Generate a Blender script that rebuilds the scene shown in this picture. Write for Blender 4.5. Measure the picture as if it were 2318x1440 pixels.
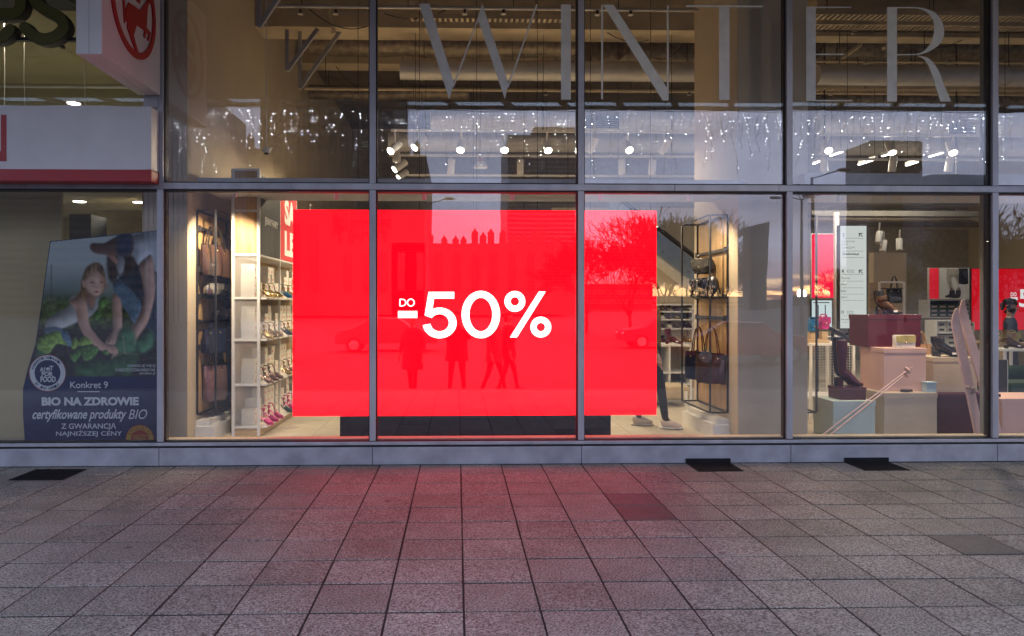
import bpy, bmesh, math, random
from mathutils import Vector, Matrix, noise
R = math.radians
for o in list(bpy.data.objects): bpy.data.objects.remove(o, do_unlink=True)
SC = bpy.context.scene
COL = SC.collection
rnd = random.Random(7)

# ------------------------------------------------------------------ camera, sky, sun, exposure
FPX, PPX, PPY, YAW = 1690.0, 1080.0, 690.0, R(1.5)
CAM = Vector((0.0, -7.5, 1.59))
cd = bpy.data.cameras.new('camera'); cam = bpy.data.objects.new('camera', cd); COL.objects.link(cam)
cam.location = CAM; cam.rotation_euler = (R(90), 0, -YAW)
cd.sensor_width = 36.0; cd.lens = 36.0 * FPX / 2318.0
cd.shift_x = (1159 - PPX) / 2318.0; cd.shift_y = -(720 - PPY) / 2318.0
cd.clip_start = 0.05; cd.clip_end = 3000
SC.camera = cam

SUN_AZ, SUN_EL = R(180 - 25), R(0.6)          # behind the camera, a little to its right when seen in the glass
W = bpy.data.worlds.new('World'); SC.world = W; W.use_nodes = True
nt = W.node_tree; nt.nodes.clear()
wo = nt.nodes.new('ShaderNodeOutputWorld'); bg = nt.nodes.new('ShaderNodeBackground')
sky = nt.nodes.new('ShaderNodeTexSky'); sky.sky_type = 'NISHITA'; sky.sun_disc = False
sky.sun_elevation = SUN_EL; sky.sun_rotation = SUN_AZ; sky.altitude = 100; sky.air_density = 1.2; sky.dust_density = 1.5; sky.ozone_density = 3.5
tc = nt.nodes.new('ShaderNodeTexCoord'); mp = nt.nodes.new('ShaderNodeMapping'); mp.inputs['Scale'].default_value = (1.2, 1.2, 5.0)
nz = nt.nodes.new('ShaderNodeTexNoise'); nz.inputs['Scale'].default_value = 2.2; nz.inputs['Detail'].default_value = 7; nz.inputs['Roughness'].default_value = 0.62
rp = nt.nodes.new('ShaderNodeMapRange'); rp.inputs['From Min'].default_value = 0.38; rp.inputs['From Max'].default_value = 0.72
rp.inputs['To Min'].default_value = 0.5; rp.inputs['To Max'].default_value = 0.9
mx = nt.nodes.new('ShaderNodeMix'); mx.data_type = 'RGBA'; mx.inputs['B'].default_value = (13.0, 14.6, 20.8, 1)
nt.links.new(tc.outputs['Generated'], mp.inputs['Vector']); nt.links.new(mp.outputs[0], nz.inputs['Vector']); nt.links.new(nz.outputs['Fac'], rp.inputs['Value'])
sx = nt.nodes.new('ShaderNodeSeparateXYZ'); nt.links.new(tc.outputs['Generated'], sx.inputs[0])
hz = nt.nodes.new('ShaderNodeMapRange'); hz.inputs['From Min'].default_value = .012; hz.inputs['From Max'].default_value = .07; hz.inputs['To Min'].default_value = .15; nt.links.new(sx.outputs['Z'], hz.inputs['Value'])
hm_ = nt.nodes.new('ShaderNodeMath'); hm_.operation = 'MULTIPLY'; nt.links.new(rp.outputs[0], hm_.inputs[0]); nt.links.new(hz.outputs[0], hm_.inputs[1])
nt.links.new(hm_.outputs[0], mx.inputs['Factor']); nt.links.new(sky.outputs[0], mx.inputs['A'])
# the sunset band: broken cloud just above the skyline around the sun
def wm(op, a, b=None):
    k = nt.nodes.new('ShaderNodeMath'); k.operation = op
    for i, s in enumerate((a, b)):
        if s is None: continue
        if isinstance(s, (int, float)): k.inputs[i].default_value = s
        else: nt.links.new(s, k.inputs[i])
    return k.outputs[0]
dp = nt.nodes.new('ShaderNodeVectorMath'); dp.operation = 'DOT_PRODUCT'; nt.links.new(tc.outputs['Generated'], dp.inputs[0]); dp.inputs[1].default_value = (math.sin(SUN_AZ), math.cos(SUN_AZ), 0)
r3 = nt.nodes.new('ShaderNodeMapRange'); r3.inputs['From Min'].default_value = .960; r3.inputs['From Max'].default_value = .9995; nt.links.new(dp.outputs['Value'], r3.inputs['Value'])
band = wm('MAXIMUM', wm('SUBTRACT', 1.0, wm('DIVIDE', wm('ABSOLUTE', wm('SUBTRACT', sx.outputs['Z'], .016)), .020)), 0.0)
m3 = nt.nodes.new('ShaderNodeMapping'); m3.inputs['Scale'].default_value = (9, 9, 90); nt.links.new(tc.outputs['Generated'], m3.inputs['Vector'])
n3 = nt.nodes.new('ShaderNodeTexNoise'); n3.inputs['Scale'].default_value = 1.0; n3.inputs['Detail'].default_value = 5; nt.links.new(m3.outputs[0], n3.inputs['Vector'])
r4 = nt.nodes.new('ShaderNodeMapRange'); r4.inputs['From Min'].default_value = .38; r4.inputs['From Max'].default_value = .62; nt.links.new(n3.outputs['Fac'], r4.inputs['Value'])
gl = wm('MULTIPLY', wm('MULTIPLY', wm('POWER', r3.outputs[0], 2.0), band), r4.outputs[0])
gc = nt.nodes.new('ShaderNodeVectorMath'); gc.operation = 'SCALE'; gc.inputs[0].default_value = (150, 95, 36); nt.links.new(gl, gc.inputs['Scale'])
ga = nt.nodes.new('ShaderNodeVectorMath'); ga.operation = 'ADD'; nt.links.new(mx.outputs['Result'], ga.inputs[0]); nt.links.new(gc.outputs[0], ga.inputs[1])
nt.links.new(ga.outputs[0], bg.inputs['Color']); nt.links.new(bg.outputs[0], wo.inputs[0])
bg.inputs['Strength'].default_value = 0.15

sl = bpy.data.lights.new('sun', 'SUN'); sl.energy = 0.15; sl.angle = R(0.6); sl.color = (1, .8, .6)
so = bpy.data.objects.new('sun', sl); COL.objects.link(so)
sdir = Vector((math.sin(SUN_AZ) * math.cos(SUN_EL), math.cos(SUN_AZ) * math.cos(SUN_EL), math.sin(SUN_EL)))
so.rotation_euler = sdir.to_track_quat('Z', 'Y').to_euler(); so.location = (0, -30, 30)

SC.view_settings.view_transform = 'Standard'; SC.view_settings.look = 'None'
SC.view_settings.gamma = 1; SC.view_settings.use_curve_mapping = False; SC.view_settings.exposure = 0.0
SC.render.engine = 'CYCLES'
cy = SC.cycles; cy.use_denoising = True; cy.max_bounces = 7; cy.diffuse_bounces = 3; cy.glossy_bounces = 4
cy.transmission_bounces = 4; cy.transparent_max_bounces = 24; cy.caustics_reflective = False; cy.caustics_refractive = False
cy.sample_clamp_indirect = 4.0; cy.sample_clamp_direct = 0

# ------------------------------------------------------------------ helpers
def P(px, py, Y):
    """point of the photograph's pixel at depth plane Y"""
    u = (px - PPX) / FPX; v = (PPY - py) / FPX
    dx = u * math.cos(YAW) + math.sin(YAW); dy = -u * math.sin(YAW) + math.cos(YAW)
    t = (Y - CAM.y) / dy
    return Vector((CAM.x + t * dx, Y, CAM.z + t * v))
def PX(px, Y): return P(px, 690, Y).x
def PZ(py, Y, px=1040): return P(px, py, Y).z

MATS = {}
def mat(name, col=(.5, .5, .5), rough=.5, metal=0.0, var=.12, scale=8.0, bump=0.0, bscale=60.0, emit=None, es=0.0, spec=.5, alpha=None, rand=0.0, stretch=None, coat=0.0):
    if name in MATS: return MATS[name]
    m = bpy.data.materials.new(name); m.use_nodes = True; n = m.node_tree; b = n.nodes['Principled BSDF']
    b.inputs['Roughness'].default_value = rough; b.inputs['Metallic'].default_value = metal; b.inputs['Specular IOR Level'].default_value = spec
    if coat: b.inputs['Coat Weight'].default_value = coat; b.inputs['Coat Roughness'].default_value = .08
    t = n.nodes.new('ShaderNodeTexCoord'); mpn = n.nodes.new('ShaderNodeMapping')
    if stretch: mpn.inputs['Scale'].default_value = stretch
    n.links.new(t.outputs['Object'], mpn.inputs['Vector'])
    z = n.nodes.new('ShaderNodeTexNoise'); z.inputs['Scale'].default_value = scale; z.inputs['Detail'].default_value = 5
    n.links.new(mpn.outputs[0], z.inputs['Vector'])
    r = n.nodes.new('ShaderNodeMapRange'); r.inputs['From Min'].default_value = .3; r.inputs['From Max'].default_value = .7
    r.inputs['To Min'].default_value = 1 - var; r.inputs['To Max'].default_value = 1 + var
    n.links.new(z.outputs['Fac'], r.inputs['Value'])
    fac = r.outputs[0]
    if rand:
        oi = n.nodes.new('ShaderNodeObjectInfo'); r2 = n.nodes.new('ShaderNodeMapRange')
        r2.inputs['To Min'].default_value = 1 - rand; r2.inputs['To Max'].default_value = 1 + rand
        n.links.new(oi.outputs['Random'], r2.inputs['Value'])
        mm = n.nodes.new('ShaderNodeMath'); mm.operation = 'MULTIPLY'; n.links.new(fac, mm.inputs[0]); n.links.new(r2.outputs[0], mm.inputs[1]); fac = mm.outputs[0]
    vm = n.nodes.new('ShaderNodeVectorMath'); vm.operation = 'SCALE'; vm.inputs[0].default_value = col[:3]
    n.links.new(fac, vm.inputs['Scale']); n.links.new(vm.outputs[0], b.inputs['Base Color'])
    rr = n.nodes.new('ShaderNodeMapRange'); rr.inputs['To Min'].default_value = max(0, rough - .1); rr.inputs['To Max'].default_value = min(1, rough + .1)
    n.links.new(z.outputs['Fac'], rr.inputs['Value']); n.links.new(rr.outputs[0], b.inputs['Roughness'])
    if bump:
        z2 = n.nodes.new('ShaderNodeTexNoise'); z2.inputs['Scale'].default_value = bscale; z2.inputs['Detail'].default_value = 4
        n.links.new(mpn.outputs[0], z2.inputs['Vector'])
        bp = n.nodes.new('ShaderNodeBump'); bp.inputs['Strength'].default_value = bump; bp.inputs['Distance'].default_value = .02
        n.links.new(z2.outputs['Fac'], bp.inputs['Height']); n.links.new(bp.outputs[0], b.inputs['Normal'])
    if emit:
        b.inputs['Emission Color'].default_value = (*emit, 1); b.inputs['Emission Strength'].default_value = es
    if alpha is not None: b.inputs['Alpha'].default_value = alpha
    MATS[name] = m; return m
def emat(name, col, s):
    if name in MATS: return MATS[name]
    m = bpy.data.materials.new(name); m.use_nodes = True; n = m.node_tree; n.nodes.clear()
    o = n.nodes.new('ShaderNodeOutputMaterial'); e = n.nodes.new('ShaderNodeEmission'); e.inputs[0].default_value = (*col, 1); e.inputs[1].default_value = s
    n.links.new(e.outputs[0], o.inputs[0]); MATS[name] = m; return m
def glassmat(name, r0, tint=(1, 1, 1), wavy=0.0, rough=0.0):
    if name in MATS: return MATS[name]
    m = bpy.data.materials.new(name); m.use_nodes = True; n = m.node_tree; n.nodes.clear()
    o = n.nodes.new('ShaderNodeOutputMaterial'); mix = n.nodes.new('ShaderNodeMixShader')
    t = n.nodes.new('ShaderNodeBsdfTransparent'); t.inputs[0].default_value = (*tint, 1)
    g = n.nodes.new('ShaderNodeBsdfGlossy'); g.inputs['Roughness'].default_value = rough; g.inputs['Color'].default_value = (1, 1, 1, 1)
    ge = n.nodes.new('ShaderNodeNewGeometry'); d = n.nodes.new('ShaderNodeVectorMath'); d.operation = 'DOT_PRODUCT'
    n.links.new(ge.outputs['Incoming'], d.inputs[0]); n.links.new(ge.outputs['Normal'], d.inputs[1])
    def M(op, a, b=None):
        k = n.nodes.new('ShaderNodeMath'); k.operation = op
        for i, s in enumerate((a, b)):
            if s is None: continue
            if isinstance(s, (int, float)): k.inputs[i].default_value = s
            else: n.links.new(s, k.inputs[i])
        return k.outputs[0]
    c = M('ABSOLUTE', d.outputs['Value']); p5 = M('POWER', M('SUBTRACT', 1.0, c), 5.0)
    f = M('ADD', M('MULTIPLY', p5, 1 - r0), r0)
    n.links.new(f, mix.inputs[0]); n.links.new(t.outputs[0], mix.inputs[1]); n.links.new(g.outputs[0], mix.inputs[2]); n.links.new(mix.outputs[0], o.inputs[0])
    if wavy:
        tcn = n.nodes.new('ShaderNodeTexCoord'); z = n.nodes.new('ShaderNodeTexNoise'); z.inputs['Scale'].default_value = 1.6; z.inputs['Detail'].default_value = 2
        bp = n.nodes.new('ShaderNodeBump'); bp.inputs['Strength'].default_value = wavy; bp.inputs['Distance'].default_value = .01
        n.links.new(tcn.outputs['Object'], z.inputs['Vector']); n.links.new(z.outputs['Fac'], bp.inputs['Height']); n.links.new(bp.outputs[0], g.inputs['Normal'])
    MATS[name] = m; return m

def wloc(o):
    v = Vector((0, 0, 0))
    while o is not None: v = v + o.location; o = o.parent
    return v
def tag(o, label=None, cat=None, group=None, kind=None):
    if label: o['label'] = label
    if cat: o['category'] = cat
    if group: o['group'] = group
    if kind: o['kind'] = kind
    return o
def thing(name, label, cat, loc=(0, 0, 0), group=None, kind=None):
    o = bpy.data.objects.new(name, None); COL.objects.link(o); o.location = loc; o.empty_display_size = .1
    return tag(o, label, cat, group, kind)
class MB:
    def __init__(s): s.v = []; s.f = []; s.m = []; s.mi = 0
    def slot(s, i): s.mi = i; return s
    def add(s, vs, fs):
        b = len(s.v); s.v += [Vector(p) for p in vs]
        for f in fs: s.f.append([b + i for i in f]); s.m.append(s.mi)
        return s
    def box(s, x0, x1, y0, y1, z0, z1):
        x0, x1 = min(x0, x1), max(x0, x1); y0, y1 = min(y0, y1), max(y0, y1); z0, z1 = min(z0, z1), max(z0, z1)
        return s.add([(x0, y0, z0), (x1, y0, z0), (x1, y1, z0), (x0, y1, z0), (x0, y0, z1), (x1, y0, z1), (x1, y1, z1), (x0, y1, z1)],
                     [(0, 3, 2, 1), (4, 5, 6, 7), (0, 1, 5, 4), (1, 2, 6, 5), (2, 3, 7, 6), (3, 0, 4, 7)])
    def bar(s, a, b, w, h=None):
        """box section bar from a to b"""
        a, b = Vector(a), Vector(b); h = h or w; d = (b - a).normalized()
        up = Vector((0, 0, 1)) if abs(d.z) < .95 else Vector((0, 1, 0))
        x = d.cross(up).normalized() * w / 2; y = x.cross(d).normalized() * h / 2
        vs = [p + sx * x + sy * y for p in (a, b) for sx, sy in ((-1, -1), (1, -1), (1, 1), (-1, 1))]
        return s.add(vs, [(3, 2, 1, 0), (4, 5, 6, 7), (0, 1, 5, 4), (1, 2, 6, 5), (2, 3, 7, 6), (3, 0, 4, 7)])
    def sweep(s, path, rad, n=10, cap=True, flat=None):
        """tube along a path; rad = number, list, or list of (rx, ry)"""
        path = [Vector(p) for p in path]; k = len(path); prev = None; base = len(s.v)
        for i, p in enumerate(path):
            d = (path[min(i + 1, k - 1)] - path[max(i - 1, 0)]).normalized()
            if prev is None:
                up = Vector(flat) if flat else (Vector((0, 0, 1)) if abs(d.z) < .9 else Vector((1, 0, 0)))
            else: up = prev
            x = up.cross(d)
            if x.length < 1e-5: x = Vector((1, 0, 0)).cross(d)
            x.normalize(); y = d.cross(x).normalized(); prev = y
            r = rad[i] if isinstance(rad, (list, tuple)) else rad
            rx, ry = r if isinstance(r, (list, tuple)) else (r, r)
            s.v += [p + x * rx * math.cos(2 * math.pi * j / n) + y * ry * math.sin(2 * math.pi * j / n) for j in range(n)]
        for i in range(k - 1):
            for j in range(n):
                a = base + i * n + j; b = base + i * n + (j + 1) % n
                s.f.append([a, b, b + n, a + n]); s.m.append(s.mi)
        if cap:
            s.f.append([base + j for j in range(n)][::-1]); s.m.append(s.mi)
            s.f.append([base + (k - 1) * n + j for j in range(n)]); s.m.append(s.mi)
        return s
    def cyl(s, a, b, r, n=14, r2=None): return s.sweep([a, b], [r, r if r2 is None else r2], n)
    def prism(s, poly, off):
        """polygon (3d points) extruded by vector off"""
        k = len(poly); off = Vector(off); a = [Vector(p) for p in poly]
        return s.add(a + [p + off for p in a], [list(range(k))[::-1], list(range(k, 2 * k))] + [[i, (i + 1) % k, k + (i + 1) % k, k + i] for i in range(k)])
    def face(s, poly): return s.add(poly, [list(range(len(poly)))])
    def ell(s, c, r, nu=14, nv=8):
        c = Vector(c); rx, ry, rz = r if isinstance(r, (tuple, list)) else (r, r, r)
        vs = [c + Vector((0, 0, rz))]
        for i in range(1, nv):
            t = math.pi * i / nv
            vs += [c + Vector((rx * math.sin(t) * math.cos(2 * math.pi * j / nu), ry * math.sin(t) * math.sin(2 * math.pi * j / nu), rz * math.cos(t))) for j in range(nu)]
        vs.append(c - Vector((0, 0, rz))); fs = []
        for j in range(nu): fs.append((0, 1 + j, 1 + (j + 1) % nu))
        for i in range(nv - 2):
            for j in range(nu):
                a = 1 + i * nu + j; b = 1 + i * nu + (j + 1) % nu; fs.append((a, a + nu, b + nu, b))
        l = len(vs) - 1; q = 1 + (nv - 2) * nu
        for j in range(nu): fs.append((l, q + (j + 1) % nu, q + j))
        return s.add(vs, fs)
    def build(s, name, mats, parent=None, bevel=0.0, smooth=False, kind=None, loc=None, seg=2, fixn=True):
        off = wloc(parent) if parent else Vector(loc or (0, 0, 0))
        me = bpy.data.meshes.new(name); me.from_pydata([tuple(p - off) for p in s.v], [], s.f)
        if not isinstance(mats, (list, tuple)): mats = [mats]
        for m in mats: me.materials.append(m)
        for p, i in zip(me.polygons, s.m): p.material_index = i
        if bevel or fixn:
            bm = bmesh.new(); bm.from_mesh(me)
            if fixn: bmesh.ops.recalc_face_normals(bm, faces=bm.faces)
            if bevel:
                es = [e for e in bm.edges if len(e.link_faces) == 2 and e.calc_face_angle(0) > .6]
                bmesh.ops.bevel(bm, geom=es, offset=bevel, segments=seg, profile=.6, affect='EDGES', clamp_overlap=True)
            bm.to_mesh(me); bm.free()
        if smooth:
            for p in me.polygons: p.use_smooth = True
            me.set_sharp_from_angle(angle=R(40))
        o = bpy.data.objects.new(name, me); COL.objects.link(o)
        if parent: o.parent = parent
        else: o.location = off
        if kind: o['kind'] = kind
        return o
def copy_tree(o, parent=None):
    c = o.copy(); COL.objects.link(c); c.parent = parent
    for ch in list(o.children): copy_tree(ch, c)
    return c
def kids(o, n): return [c for c in o.children if c.name.split('.')[0] == n]
def remat(o, table):
    """a copy gets its own materials: {part name: material}"""
    for c in o.children:
        k = c.name.split('.')[0]
        if k in table:
            c.data = c.data.copy(); c.data.materials[0] = table[k]
def arc(cx, cy, rx, ry, a0, a1, n=24): return [(cx + rx * math.cos(R(a0 + (a1 - a0) * i / n)), cy + ry * math.sin(R(a0 + (a1 - a0) * i / n))) for i in range(n + 1)]
def smooth_poly(pts, n=5):
    k = len(pts); out = []
    for i in range(k):
        p0, p1, p2, p3 = (Vector(pts[(i + j - 1) % k]) for j in range(4))
        for q in range(n):
            t = q / n
            out.append(.5 * ((2 * p1) + (p2 - p0) * t + (2 * p0 - 5 * p1 + 4 * p2 - p3) * t * t + (3 * p1 - p0 - 3 * p2 + p3) * t ** 3))
    return [tuple(p) for p in out]
def spline(pts, n=6):
    out = []; k = len(pts)
    for i in range(k - 1):
        p0, p1, p2, p3 = (Vector(pts[min(max(i + j - 1, 0), k - 1)]) for j in range(4))
        for q in range(n):
            t = q / n
            out.append(.5 * ((2 * p1) + (p2 - p0) * t + (2 * p0 - 5 * p1 + 4 * p2 - p3) * t * t + (3 * p1 - p0 - 3 * p2 + p3) * t ** 3))
    out.append(Vector(pts[-1])); return out
def strip(outer, inner):
    """quads between two closed outlines with the same number of points"""
    k = len(outer); return list(outer) + list(inner), [(i, (i + 1) % k, k + (i + 1) % k, k + i) for i in range(k)]
def text_mesh(body, off=0.0, shear=0.0, ext=0.0, space=1.0):
    c = bpy.data.curves.new('lettering', 'FONT'); c.body = body; c.size = 1; c.offset = off; c.shear = shear; c.extrude = ext; c.space_character = space; c.resolution_u = 4
    c.space_line = .85
    c.align_x = 'CENTER'
    o = bpy.data.objects.new('lettering', c); COL.objects.link(o)
    bpy.context.view_layer.update()
    me = bpy.data.meshes.new_from_object(o.evaluated_get(bpy.context.evaluated_depsgraph_get()))
    bpy.data.objects.remove(o); bpy.data.curves.remove(c); return me
def text_fit(name, body, box, Y, m, parent, off=0.0, shear=0.0, frame=None, loc=None, ext=0.0, space=1.0):
    """lettering fitted to a pixel box at depth Y, or to frame = (origin, right vector, up vector) spanning the box"""
    me = text_mesh(body, off, shear, ext, space); me.name = name
    xs = [v.co.x for v in me.vertices]; ys = [v.co.y for v in me.vertices]
    x0, x1, y0, y1 = min(xs), max(xs), min(ys), max(ys)
    if frame is None:
        a = P(box[0], box[3], Y); b = P(box[2], box[1], Y)
        frame = (a, Vector((b.x - a.x, 0, 0)), Vector((0, 0, b.z - a.z)))
    o0, rv, uv = (Vector(q) for q in frame); nv = rv.cross(uv).normalized()
    base = wloc(parent) if parent else Vector(loc or (0, 0, 0))
    for v in me.vertices:
        v.co = o0 + rv * ((v.co.x - x0) / (x1 - x0)) + uv * ((v.co.y - y0) / (y1 - y0)) + nv * v.co.z - base
    me.materials.clear(); me.materials.append(m)
    o = bpy.data.objects.new(name, me); COL.objects.link(o)
    if parent: o.parent = parent
    else: o.location = base
    return o
def flat(name, polys, Y, m, parent, step=0.0, thick=0.0015):
    """flat print: pixel outlines laid at depth Y"""
    b = MB()
    for i, pl in enumerate(polys): b.prism([P(x, y, Y - i * step) for x, y in pl], (0, thick, 0))
    return b.build(name, m, parent)
# ------------------------------------------------------------------ materials
def pave_mat(name, base, contrast):
    m = bpy.data.materials.new(name); m.use_nodes = True; n = m.node_tree; b = n.nodes['Principled BSDF']; L = n.links
    t = n.nodes.new('ShaderNodeTexCoord'); oi = n.nodes.new('ShaderNodeObjectInfo')
    sc_ = n.nodes.new('ShaderNodeVectorMath'); sc_.operation = 'ADD'
    mu = n.nodes.new('ShaderNodeMath'); mu.operation = 'MULTIPLY'; mu.inputs[1].default_value = 37.0
    L.new(oi.outputs['Random'], mu.inputs[0]); L.new(t.outputs['Object'], sc_.inputs[0]); L.new(mu.outputs[0], sc_.inputs[1])
    def noisy(scale, det, lo, hi, a, c):
        z = n.nodes.new('ShaderNodeTexNoise'); z.inputs['Scale'].default_value = scale; z.inputs['Detail'].default_value = det; z.inputs['Roughness'].default_value = .7
        L.new(sc_.outputs[0], z.inputs['Vector']); r = n.nodes.new('ShaderNodeMapRange')
        for k, v in zip(('From Min', 'From Max', 'To Min', 'To Max'), (lo, hi, a, c)): r.inputs[k].default_value = v
        L.new(z.outputs['Fac'], r.inputs['Value']); return r.outputs[0]
    def mul(a, c):
        k = n.nodes.new('ShaderNodeMath'); k.operation = 'MULTIPLY'; L.new(a, k.inputs[0]); L.new(c, k.inputs[1]); return k.outputs[0]
    fleck = noisy(85, 3, .40, .60, 1 - contrast, 1 + contrast * .9)
    fine = noisy(260, 2, .3, .7, .72, 1.28); blot = noisy(5.5, 4, .3, .7, .86, 1.12)
    rr = n.nodes.new('ShaderNodeMapRange'); rr.inputs['To Min'].default_value = .86; rr.inputs['To Max'].default_value = 1.12; L.new(oi.outputs['Random'], rr.inputs['Value'])
    # grime carried along the pavement in world space, so it runs over joints
    ge = n.nodes.new('ShaderNodeNewGeometry'); zg = n.nodes.new('ShaderNodeTexNoise'); zg.inputs['Scale'].default_value = .9; zg.inputs['Detail'].default_value = 6; zg.inputs['Roughness'].default_value = .6
    L.new(ge.outputs['Position'], zg.inputs['Vector']); rg = n.nodes.new('ShaderNodeMapRange')
    for k, v in zip(('From Min', 'From Max', 'To Min', 'To Max'), (.35, .65, .8, 1.12)): rg.inputs[k].default_value = v
    L.new(zg.outputs['Fac'], rg.inputs['Value'])
    f = mul(mul(mul(fleck, fine), mul(blot, rr.outputs[0])), rg.outputs[0])
    def spots(scale, lo, hi, dark):
        v = n.nodes.new('ShaderNodeTexVoronoi'); v.inputs['Scale'].default_value = scale; v.inputs['Randomness'].default_value = 1
        zz = n.nodes.new('ShaderNodeTexNoise'); zz.inputs['Scale'].default_value = scale * 7; ad = n.nodes.new('ShaderNodeVectorMath'); ad.operation = 'MULTIPLY_ADD'; ad.inputs[1].default_value = (.06 / scale,) * 3
        L.new(ge.outputs['Position'], zz.inputs['Vector']); L.new(zz.outputs['Color'], ad.inputs[0]); L.new(ge.outputs['Position'], ad.inputs[2]); L.new(ad.outputs[0], v.inputs['Vector'])
        r = n.nodes.new('ShaderNodeMapRange')
        for k, q in zip(('From Min', 'From Max', 'To Min', 'To Max'), (lo, hi, dark, 1.0)): r.inputs[k].default_value = q
        L.new(v.outputs['Distance'], r.inputs['Value']); return r.outputs[0]
    f = mul(f, mul(spots(1.7, .035, .05, .45), spots(.8, .06, .22, .82)))
    vm = n.nodes.new('ShaderNodeVectorMath'); vm.operation = 'SCALE'; vm.inputs[0].default_value = base; L.new(f, vm.inputs['Scale']); L.new(vm.outputs[0], b.inputs['Base Color'])
    b.inputs['Roughness'].default_value = .62; b.inputs['Specular IOR Level'].default_value = .35
    bp = n.nodes.new('ShaderNodeBump'); bp.inputs['Strength'].default_value = .35; bp.inputs['Distance'].default_value = .004
    L.new(fleck, bp.inputs['Height']); L.new(bp.outputs[0], b.inputs['Normal'])
    MATS[name] = m; return m
M_pave = pave_mat('granite_paving', (.255, .243, .217), .66)
M_pave_d = pave_mat('dark_granite_paving', (.12, .116, .115), .25)
M_bed = mat('joint_sand', (.018, .017, .015), .95, var=.4, scale=30)
M_asph = mat('asphalt', (.055, .055, .058), .85, var=.25, scale=3, bump=.2, bscale=90)
M_frame = mat('grey_aluminium', (.38, .38, .405), .42, metal=.25, var=.16, scale=7, bump=.03, bscale=40, stretch=(1, 1, .25))
M_gasket = mat('black_gasket', (.012, .012, .014), .6)
M_sillp = mat('sill_enamel', (.335, .34, .375), .4, metal=.1, var=.2, scale=5, bump=.05, bscale=20)
M_glass = glassmat('window_glass', .076, (.985, .985, .98), wavy=.03)
M_clear = glassmat('clear_glass', .04, (.9, .96, .95))
M_white = mat('white_paint', (.78, .77, .74), .45, var=.05)
M_cream = mat('cream_plaster', (.54, .45, .325), .8, var=.06, scale=2)
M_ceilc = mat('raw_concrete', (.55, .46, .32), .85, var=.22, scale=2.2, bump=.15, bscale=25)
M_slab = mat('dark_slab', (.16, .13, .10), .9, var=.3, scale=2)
M_foil = mat('foil_lagging', (.20, .165, .12), .42, metal=.5, var=.45, scale=9, bump=.6, bscale=14)
M_duct = mat('galvanised_duct', (.55, .53, .50), .42, metal=.35, var=.12, scale=4)
M_wduct = mat('white_duct', (.75, .74, .72), .5, var=.05)
M_black = mat('black_steel', (.02, .02, .022), .4, var=.2)
M_wood = mat('oak_veneer', (.50, .31, .14), .45, var=.3, scale=6, stretch=(6, 6, .5))
M_woodl = mat('pale_oak', (.58, .42, .24), .45, var=.2, scale=6, stretch=(.5, 6, 6))
M_redl = mat('red_lacquer', (.30, .004, .012), .25, var=.05)
M_floor = mat('shop_floor_tile', (.50, .45, .37), .35, var=.08, scale=3)
M_canopy = mat('canopy_panel', (.10, .095, .09), .7, var=.15)
M_print = mat('white_print', (.85, .85, .84), .5, var=.02)
M_bprint = mat('black_print', (.03, .03, .03), .5, var=.02)

# ------------------------------------------------------------------ ground, pavement
g = MB(); g.box(-900, 900, -1800, -6.9, -.7, -.32); g.box(-900, 900, -6.9, 60, -.7, -.3205); tag(g.build('ground', M_asph), kind='structure')
SILL_Y = -.07
pv = MB(); pv.box(-24, 24, -6.45, SILL_Y + .12, -.34, -.004); pav = pv.build('pavement', M_bed); tag(pav, kind='structure')
kb = MB(); kb.box(-24, 24, -6.62, -6.451, -.34, .006); tag(kb.build('kerb', mat('kerb_stone', (.2, .2, .2), .8)), kind='structure'); kb = MB(); kb.box(-24, 24, -6.95, -6.621, -.34, -.155); tag(kb.build('step', MATS['kerb_stone']), kind='structure')
def slab_mesh(w, d, name):
    b = MB(); b.box(-w / 2, w / 2, -d / 2, d / 2, -.05, 0); o = b.build(name, M_pave, bevel=.0015, seg=1); me = o.data; bpy.data.objects.remove(o); return me
T = .40; X0 = .032; ROW0 = -.43
full = slab_mesh(T - .012, T - .018, 'paving_slab'); fulld = full.copy(); fulld.materials[0] = M_pave_d
edge_d = abs(ROW0 - SILL_Y); edge = slab_mesh(T - .012, edge_d - .010, 'paving_slab')
rest = MB(); cnt = 0
def darkslab(cx, cyy):
    for (x, y) in ((1440, 1133), (1455, 1163), (2205, 1238)):
        d = CAM.z * FPX / (y - 690); q = P(x, y, CAM.y + d)
        if abs(q.x - cx) < T / 2 and abs(q.y - cyy) < T / 2: return True
    return False
for r in range(-1, 15):
    yc = ROW0 - T * (r + .5) if r >= 0 else (ROW0 + SILL_Y) / 2
    dep = yc - CAM.y
    for c in range(-38, 38):
        xc = X0 + T * (c + .5)
        px = PPX + FPX * (xc / dep - math.tan(YAW)) if dep > .3 else 1e9
        hw = FPX * T / 2 / dep if dep > .3 else 0
        py = PPY + FPX * CAM.z / max(dep - T / 2, .1)
        pyt = PPY + FPX * CAM.z / max(dep + T / 2, .1)
        if dep > .3 and pyt < 1445 and px + hw > -15 and px - hw < 2335:
            me = edge if r < 0 else (fulld if darkslab(xc, yc) else full)
            o = bpy.data.objects.new('paving_slab', me); COL.objects.link(o); o.parent = pav
            o.location = (xc + rnd.uniform(-.0015, .0015), yc + rnd.uniform(-.0012, .0012), rnd.uniform(-.0022, .0012))
            o.rotation_euler = (rnd.uniform(-.002, .002), rnd.uniform(-.002, .002), rnd.uniform(-.0025, .0025)); cnt += 1
        else:
            d2 = (edge_d if r < 0 else T) / 2 - .003
            rest.box(xc - T / 2 + .005, xc + T / 2 - .005, yc - d2, yc + d2, -.05, 0)
print('slabs', cnt)
rest.build('more_paving_slabs', M_pave, pav, kind='stuff')
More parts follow.
